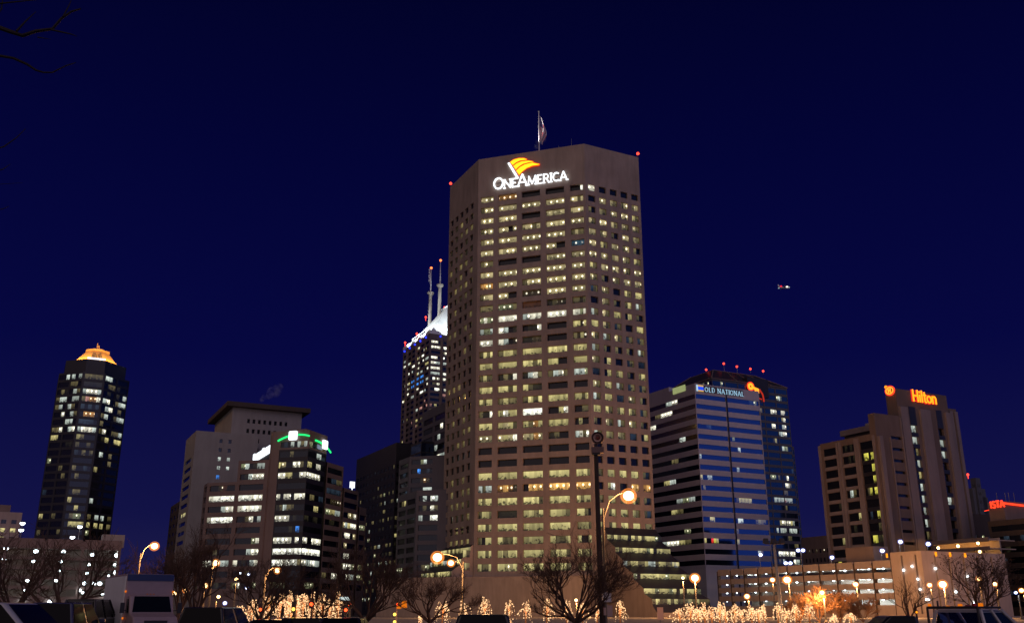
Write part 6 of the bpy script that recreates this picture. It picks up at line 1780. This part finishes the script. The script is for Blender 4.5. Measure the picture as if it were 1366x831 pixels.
def vehicle(name, label, cat, pos, heading, dims, style, paint, see=False, tail='tail_lens', extra=None):
    L, Wd, H = dims
    t = thing(name, label, cat, pos, rotz=R(heading))
    prof, (cb0, cb1, ct0, ct1) = STY[style]
    w = Wd / 2
    m = MB(); P = [(x * L, z * H) for x, z in prof]
    m.hexa([(x, -w, z) for x, z in P], [(x, w, z) for x, z in P]); bevel(m.build('body', paint, t, local=True), .07)
    zb, zt = prof[2][1] * H if style != 'pickup' else .60 * H, H
    wb, wt = w * .94, w * .76
    b0, b1, t0, t1 = cb0 * L, cb1 * L, ct0 * L, ct1 * L
    lo = [(b0, -wb, zb - .02), (b1, -wb, zb - .02), (b1, wb, zb - .02), (b0, wb, zb - .02)]; hi = [(t0, -wt, zt), (t1, -wt, zt), (t1, wt, zt), (t0, wt, zt)]
    V = lambda p: Vector(p)
    def lerp(a, b, f): return V(a) + (V(b) - V(a)) * f
    if not see:
        m = MB(); m.hexa(lo, hi); bevel(m.build('cabin', paint, t, local=True), .08, 3)
    else:
        m = MB()
        for i in range(4): m.tube([V(lo[i]), lerp(lo[i], hi[i], .97)], .055, 6)
        for s in (-1, 1):
            a, b = (0, 1) if s < 0 else (3, 2); f = .5
            m.tube([lerp(lo[a], lo[b], f), lerp(hi[a], hi[b], f)], .05, 6)
        m.hexa([(t0 - .02, -wt - .03, zt - .10), (t1 + .02, -wt - .03, zt - .10), (t1 + .02, wt + .03, zt - .10), (t0 - .02, wt + .03, zt - .10)], [(t0 + .05, -wt + .05, zt), (t1 - .05, -wt + .05, zt), (t1 - .05, wt - .05, zt), (t0 + .05, wt - .05, zt)])
        m.build('cabin', paint, t, local=True)
        for x in (b0 + (b1 - b0) * .35,):
            for s in (-.42, .42):
                m = MB(); m.box((x, s * w, zb * .6), .16, .5, zb * .75 - .1); m.ball((x - .02, s * w, zb + .22), .17, 8, 6); bevel(m.build('seat', M['rubber'], t, local=True), .04)
    gl = M['clear_glass'] if see else M['auto_glass']
    def pane(nm, a, b, c, d, off):
        # a,b bottom, c,d top (c above b)
        n = (V(b) - V(a)).cross(V(d) - V(a)).normalized()
        cen = (V(a) + V(b) + V(c) + V(d)) / 4
        if n.dot(cen - Vector(((b0 + b1) / 2, 0, (zb + zt) / 2))) < 0: n = -n
        q = [lerp(a, cen, .09) , lerp(b, cen, .09), lerp(c, cen, .12), lerp(d, cen, .12)]
        m = MB(); m.hexa([p + n * (off - .012) for p in q], [p + n * off for p in q]); m.build(nm, gl, t, local=True)
    of = .016 if not see else 0.0
    pane('windscreen', lo[1], lo[2], hi[2], hi[1], of); pane('rear_window', lo[0], lo[3], hi[3], hi[0], of)
    k = 2 if (b1 - b0) > 2.2 else 1
    for s in (-1, 1):
        a, b = (0, 1) if s < 0 else (3, 2)
        for i in range(k):
            pane('side_window', lerp(lo[a], lo[b], i / k + .02), lerp(lo[a], lo[b], (i + 1) / k - .02), lerp(hi[a], hi[b], (i + 1) / k - .02), lerp(hi[a], hi[b], i / k + .02), of)
    if style == 'pickup':
        bl = -.5 * L; br_ = b0 - .04; bt = .60 * H
        m = MB()
        m.hexa([(bl + .05, -w * .99, bt), (br_, -w * .99, bt), (br_, -w * .88, bt), (bl + .05, -w * .88, bt)], [(bl + .05, -w * .99, bt + .14), (br_, -w * .99, bt + .14), (br_, -w * .88, bt + .14), (bl + .05, -w * .88, bt + .14)])
        m.hexa([(bl + .05, w * .88, bt), (br_, w * .88, bt), (br_, w * .99, bt), (bl + .05, w * .99, bt)], [(bl + .05, w * .88, bt + .14), (br_, w * .88, bt + .14), (br_, w * .99, bt + .14), (bl + .05, w * .99, bt + .14)])
        m.hexa([(bl, -w * .99, bt), (bl + .08, -w * .99, bt), (bl + .08, w * .99, bt), (bl, w * .99, bt)], [(bl, -w * .99, bt + .14), (bl + .08, -w * .99, bt + .14), (bl + .08, w * .99, bt + .14), (bl, w * .99, bt + .14)])
        m.build('bed_rails', paint, t, local=True)
    rw = .36 if style != 'sedan' else .32
    for sx in (-.31, .32):
        for s in (-1, 1):
            m = MB(); disc_lathe(m, Vector((sx * L, s * (w - .20), rw)), [(.02, -.02), (rw * .92, -.02), (rw, .03), (rw, .18), (rw * .9, .23), (rw * .58, .22), (.02, .16)], Vector((0, s, 0)), 18); wh = m.build('wheel', M['rubber'], t, local=True)
            m = MB(); disc_lathe(m, Vector((sx * L, s * (w - .20), rw)), [(.03, .235), (rw * .25, .245), (rw * .5, .225), (rw * .56, .20)], Vector((0, s, 0)), 10); m.build('rim', M['chrome'], wh, local=True)
    for s in (-1, 1):
        m = MB(); m.box((L * .497, s * w * .72, H * .46), .06, .34, .16); m.build('headlight', M['clear_glass'], t, local=True)
        m = MB(); m.box((-L * .5, s * w * .84, H * .46), .05, .16, .24); m.build('tail_light', M[tail], t, local=True)
        m = MB(); m.box((b1 - .35, s * (w + .07), zb + .05), .14, .22, .16); bevel(m.build('mirror', paint, t, local=True), .03)
    return t
def gx(px, Y): return at(px, 815, Y).x
v = vehicle('pickup_truck', 'pale parked pickup cab with sloping windscreen at the bottom left corner', 'pickup', (gx(-2, 21.3), 21.3, 0), 0, (5.6, 1.95, 1.87), 'pickup', M['paint_white'])
v = vehicle('parked_van', 'dark blue van seen from behind beside the pale pickup', 'van', (gx(47, 35.9), 38.7, 0), 97, (4.9, 1.95, 2.0), 'suv', M['paint_blue'])
v = vehicle('parked_van', 'dark see through van between the blue van and the box truck', 'van', (gx(98, 48.2), 50.5, 0), 96, (4.8, 1.75, 2.26), 'suv', M['paint_black'], see=True)
v = vehicle('parked_suv', 'black parked truck seen from behind right of the box truck', 'suv', (gx(267, 38.2), 41.0, 0), 88, (5.0, 2.05, 1.84), 'suv', M['paint_black'])
v = vehicle('parked_sedan', 'black sedan roof in front of the left lit trees', 'car', (gx(352, 34.8), 37.0, 0), 92, (4.7, 1.85, 1.40), 'sedan', M['paint_black'])
v = vehicle('parked_suv', 'charcoal wagon roof below the brightest red signal', 'suv', (gx(402, 35.9), 38.2, 0), 90, (4.8, 1.9, 1.46), 'suv', M['paint_black'])
v = vehicle('parked_sedan', 'dark sedan roof at the right end of the left lit cluster', 'car', (gx(449, 34.8), 37.0, 0), 90, (4.6, 1.8, 1.46), 'sedan', M['paint_dark'])
v = vehicle('parked_suv', 'black wagon roof in front of the stone base lit trees', 'suv', (gx(646, 33.7), 35.9, 0), 89, (4.9, 2.2, 1.585), 'suv', M['paint_black'])
v = vehicle('pickup_truck', 'black pickup seen side on left of the amber lighted pickup', 'pickup', (gx(1202, 34.8), 35.3, 0), 178, (5.4, 1.9, 1.535), 'pickup', M['paint_black'])
m = MB(); m.box((.6, .2, .60 * 1.535 + .02), .35, .4, .36); 
tow = vehicle('pickup_truck', 'white pickup with black cab rack and amber roof lights at lower right', 'pickup', (gx(1291, 30.3), 30.3, 0), 30, (5.6, 2.0, 1.76), 'pickup', M['paint_white'], see=True)
m = MB(); zz = 1.80
for s in (-.86, .86): m.tube([(-.75, s, 1.05), (-.75, s, zz)], .04, 6); m.tube([(-.75, s, zz), (.35, s, zz)], .03, 6)
m.tube([(-.75, -.86, zz), (-.75, .86, zz)], .04, 6); m.tube([(-.75, -.86, 1.3), (-.75, .86, 1.3)], .025, 6); m.build('cab_rack', M['dark_pole'], tow, local=True)
for i, y in enumerate((-.5, -.28, -.06, .2, .62)):
    m = MB(); m.box((-.05, y, 1.78), .14, (.10, .09, .10, .10, .07)[i], (.15, .14, .10, .13, .08)[i], taper=.8); m.build('light_bar_lens', M['signal_orange_lit'] if i in (0, 3, 4) else mat_plain('dark_amber_lens%d' % i, (.30, .03, .008), .3), tow, local=True)
m = MB(); m.box((-.7, .8, 1.80), .09, .09, .12, taper=.7); m.build('marker_lamp', M['signal_orange_lit'], tow, local=True)

# box truck facing the camera, its bright ribbed side showing
def box_truck():
    Y = 50.5
    t = thing('box_truck', 'white box truck facing the camera with a bright ribbed metal side', 'truck', (gx(197, Y), Y, 0), rotz=R(-90 + 33.0))
    H = zrow(765, Y - 0.2); w = 1.18
    m = MB(); m.hexa([(-5.6, -w, 1.0), (-.1, -w, 1.0), (-.1, w, 1.0), (-5.6, w, 1.0)], [(-5.6, -w, H), (-.1, -w, H), (-.1, w, H), (-5.6, w, H)]); bevel(m.build('cargo_box', M['box_panel'], t, local=True), .06)
    m = MB(); m.hexa([(-.098, -w + .02, H - .34), (-.06, -w + .02, H - .34), (-.06, w - .02, H - .34), (-.098, w - .02, H - .34)], [(-.098, -w + .02, H - .02), (-.06, -w + .02, H - .02), (-.06, w - .02, H - .02), (-.098, w - .02, H - .02)]); m.build('dark_header', M['paint_blue'], t, local=True)
    for s in (-1, 1):
        m = MB()
        n = 26
        for i in range(n):
            x = -5.5 + 5.3 * i / n; m.box((x + .1, s * (w + .018), 1.08), .12, .03, H - 1.2)
        m.hexa([(-5.55, s * (w + .002) - .001, 1.05), (-.15, s * (w + .002) - .001, 1.05), (-.15, s * (w + .002) + .001, 1.05), (-5.55, s * (w + .002) + .001, 1.05)], [(-5.55, s * (w + .002) - .001, H - .1), (-.15, s * (w + .002) - .001, H - .1), (-.15, s * (w + .002) + .001, H - .1), (-5.55, s * (w + .002) + .001, H - .1)])
        m.build('ribbed_side', M['aluminium'], t, local=True)
    # cab
    wc = 1.08
    m = MB(); P = [(-.02, .55), (-.02, 2.45), (.25, 2.5), (.55, 2.42), (.92, 1.62), (1.75, 1.42), (1.95, 1.2), (1.95, .55)]
    m.hexa([(x, -wc, z) for x, z in P], [(x, wc, z) for x, z in P]); bevel(m.build('cab', M['box_panel'], t, local=True), .09, 3)
    a = Vector((.575, 0, 2.40)); b = Vector((.925, 0, 1.65)); n = Vector((.9, 0, .42)).normalized()
    m = MB(); q = [b + Vector((0, -.95, 0)), b + Vector((0, .95, 0)), a + Vector((0, .85, 0)), a + Vector((0, -.85, 0))]
    m.hexa([p + n * .0 for p in q], [p + n * .025 for p in q]); ws = m.build('windscreen', M['auto_glass'], t, local=True)
    for s in (-1, 1):
        m = MB(); m.hexa([(.0 + .05, s * (wc + .004), 1.62), (.72, s * (wc + .004), 1.62), (.48, s * (wc + .004), 2.28), (.05, s * (wc + .004), 2.28)], [(.05, s * (wc + .02), 1.62), (.72, s * (wc + .02), 1.62), (.48, s * (wc + .02), 2.28), (.05, s * (wc + .02), 2.28)]); m.build('side_window', M['auto_glass'], t, local=True)
        m = MB(); m.tube([(.6, s * (wc), 1.7), (.7, s * (wc + .3), 1.75)], .025, 5); m.box((.7, s * (wc + .32), 1.6), .08, .2, .5); m.build('mirror', M['dark_pole'], t, local=True)
        m = MB(); m.box((1.94, s * .78, .85), .06, .3, .25); m.build('headlight', M['clear_glass'], t, local=True)
    m = MB(); m.box((1.95, 0, .75), .05, 1.1, .5); m.build('grille', M['dark_pole'], t, local=True)
    m = MB(); m.box((2.02, 0, .42), .18, 2.2, .3); bevel(m.build('bumper', M['chrome'], t, local=True), .04)
    for y in (-.16, 0, .16): m = MB(); m.box((.22, y, 2.5), .08, .07, .05); m.build('roof_marker', M['signal_orange'], t, local=True)
    for s in (-1, 1):
        for z in (1.3, 2.6):
            m = MB(); m.box((-.05, s * (w + .0), z), .06, .07, .10); m.build('marker_lamp', M['signal_orange_lit'], t, local=True)
    for x in (1.05, -4.2):
        for s in (-1, 1):
            m = MB(); disc_lathe(m, Vector((x, s * .82, .48)), [(.02, -.02), (.44, -.02), (.48, .03), (.48, .22), (.43, .27), (.28, .25), (.02, .18)], Vector((0, s, 0)), 18); wh = m.build('wheel', M['rubber'], t, local=True)
            m = MB(); disc_lathe(m, Vector((x, s * .82, .48)), [(.03, .24), (.15, .28), (.27, .26)], Vector((0, s, 0)), 10); m.build('rim', M['chrome'], wh, local=True)
    m = MB(); m.box((-2.8, 0, .65), 5.6, .8, .33); m.build('chassis', M['rubber'], t, local=True)
box_truck()

# ================================================================== AIRCRAFT, STEAM
def aircraft():
    p = at(1046, 384, 1100)
    t = thing('airplane', 'tiny airplane with red and white lights flying right of the tall tower', 'airplane', p, rotz=R(8))
    m = MB(); m.tube([(-7.5, 0, 1.4), (-5, 0, .4), (-1, 0, 0), (4, 0, 0), (6.2, 0, -.1), (7.2, 0, -.3)], [.35, .8, 1.15, 1.15, .8, .2], 10); m.build('fuselage', mat_plain('aircraft_white', (.7, .72, .74), .4), t, local=True, smooth=True)
    for s in (-1, 1):
        m = MB(); m.hexa([(1.5, s * .8, -.4), (-1.5, s * .8, -.4), (-2.6, s * 7.5, .2), (-1.4, s * 7.5, .2)], [(1.5, s * .8, 0), (-1.5, s * .8, -.1), (-2.6, s * 7.5, .3), (-1.4, s * 7.5, .35)]); m.build('wing', bpy.data.materials['aircraft_white'], t, local=True)
    m = MB(); m.hexa([(-7.4, -2.6, 1.4), (-6.2, -2.6, 1.4), (-5.6, 2.6, 1.4), (-7.4, 2.6, 1.4)], [(-7.4, -2.6, 1.6), (-6.2, -2.6, 1.6), (-5.8, 2.6, 1.6), (-7.4, 2.6, 1.6)]); m.hexa([(-7.6, -.12, 1.5), (-5.2, -.12, 1), (-5.2, .12, 1), (-7.6, .12, 1.5)], [(-8, -.1, 4), (-6.8, -.1, 4), (-6.8, .1, 4), (-8, .1, 4)]); m.build('tail', bpy.data.materials['aircraft_white'], t, local=True)
    for c, r_, mt in (((-4.2, -.6, 1.6), 1.5, mat_emit('red_strobe', (1, .02, .05), 1.0)), ((3.6, -.6, 1.2), 1.4, mat_emit('landing_lamp', (1, .85, .65), 3)), ((6.4, -.4, .9), 1.0, mat_emit('dim_white_lamp', (.55, .7, .75), .6)), ((-7.2, -.5, -.9), 1.0, bpy.data.materials['dim_white_lamp'])):
        m = MB(); m.ball(c, r_, 8, 6, sz=.6); m.build('navigation_light', mt, t, local=True)
aircraft()

def steam(px, py, Y, wpx, hpx, label, dens, seed):
    rg = random.Random(seed); c = at(px, py, Y); s = Y / FPX / .95
    m = MB()
    for i in range(9):
        f = i / 8
        q = c + Vector(((f - .5) * wpx * s * .8 + rg.gauss(0, .6), rg.gauss(0, 1), (f - .5) * hpx * s * .7 + rg.gauss(0, .6)))
        m.ball(q, max(1.0, wpx * s * (.14 + .14 * f)), 12, 8)
    t = NT('steam_%d' % seed)
    co = t.node('ShaderNodeTexCoord').outputs['Object']
    nz = t.node('ShaderNodeTexNoise', {'Vector': co, 'Scale': .35, 'Detail': 3.0})
    mr_ = t.node('ShaderNodeMapRange', {0: nz.outputs[0], 1: .42, 2: .70, 3: 0.0, 4: dens})
    vol = t.node('ShaderNodeVolumePrincipled', {'Color': (.8, .85, .9, 1), 'Density': mr_.outputs[0]})
    t.l.new(vol.outputs[0], t.out.inputs['Volume'])
    o = m.build('steam_plume', t.m); o['label'] = label; o['category'] = 'steam'
steam(360, 525, 440, 26, 16, 'faint steam puff drifting above the flat slab roofed tower', .22, 3)
steam(724, 186, 270, 8, 24, 'thin steam wisp beside the rooftop flag', .25, 5)
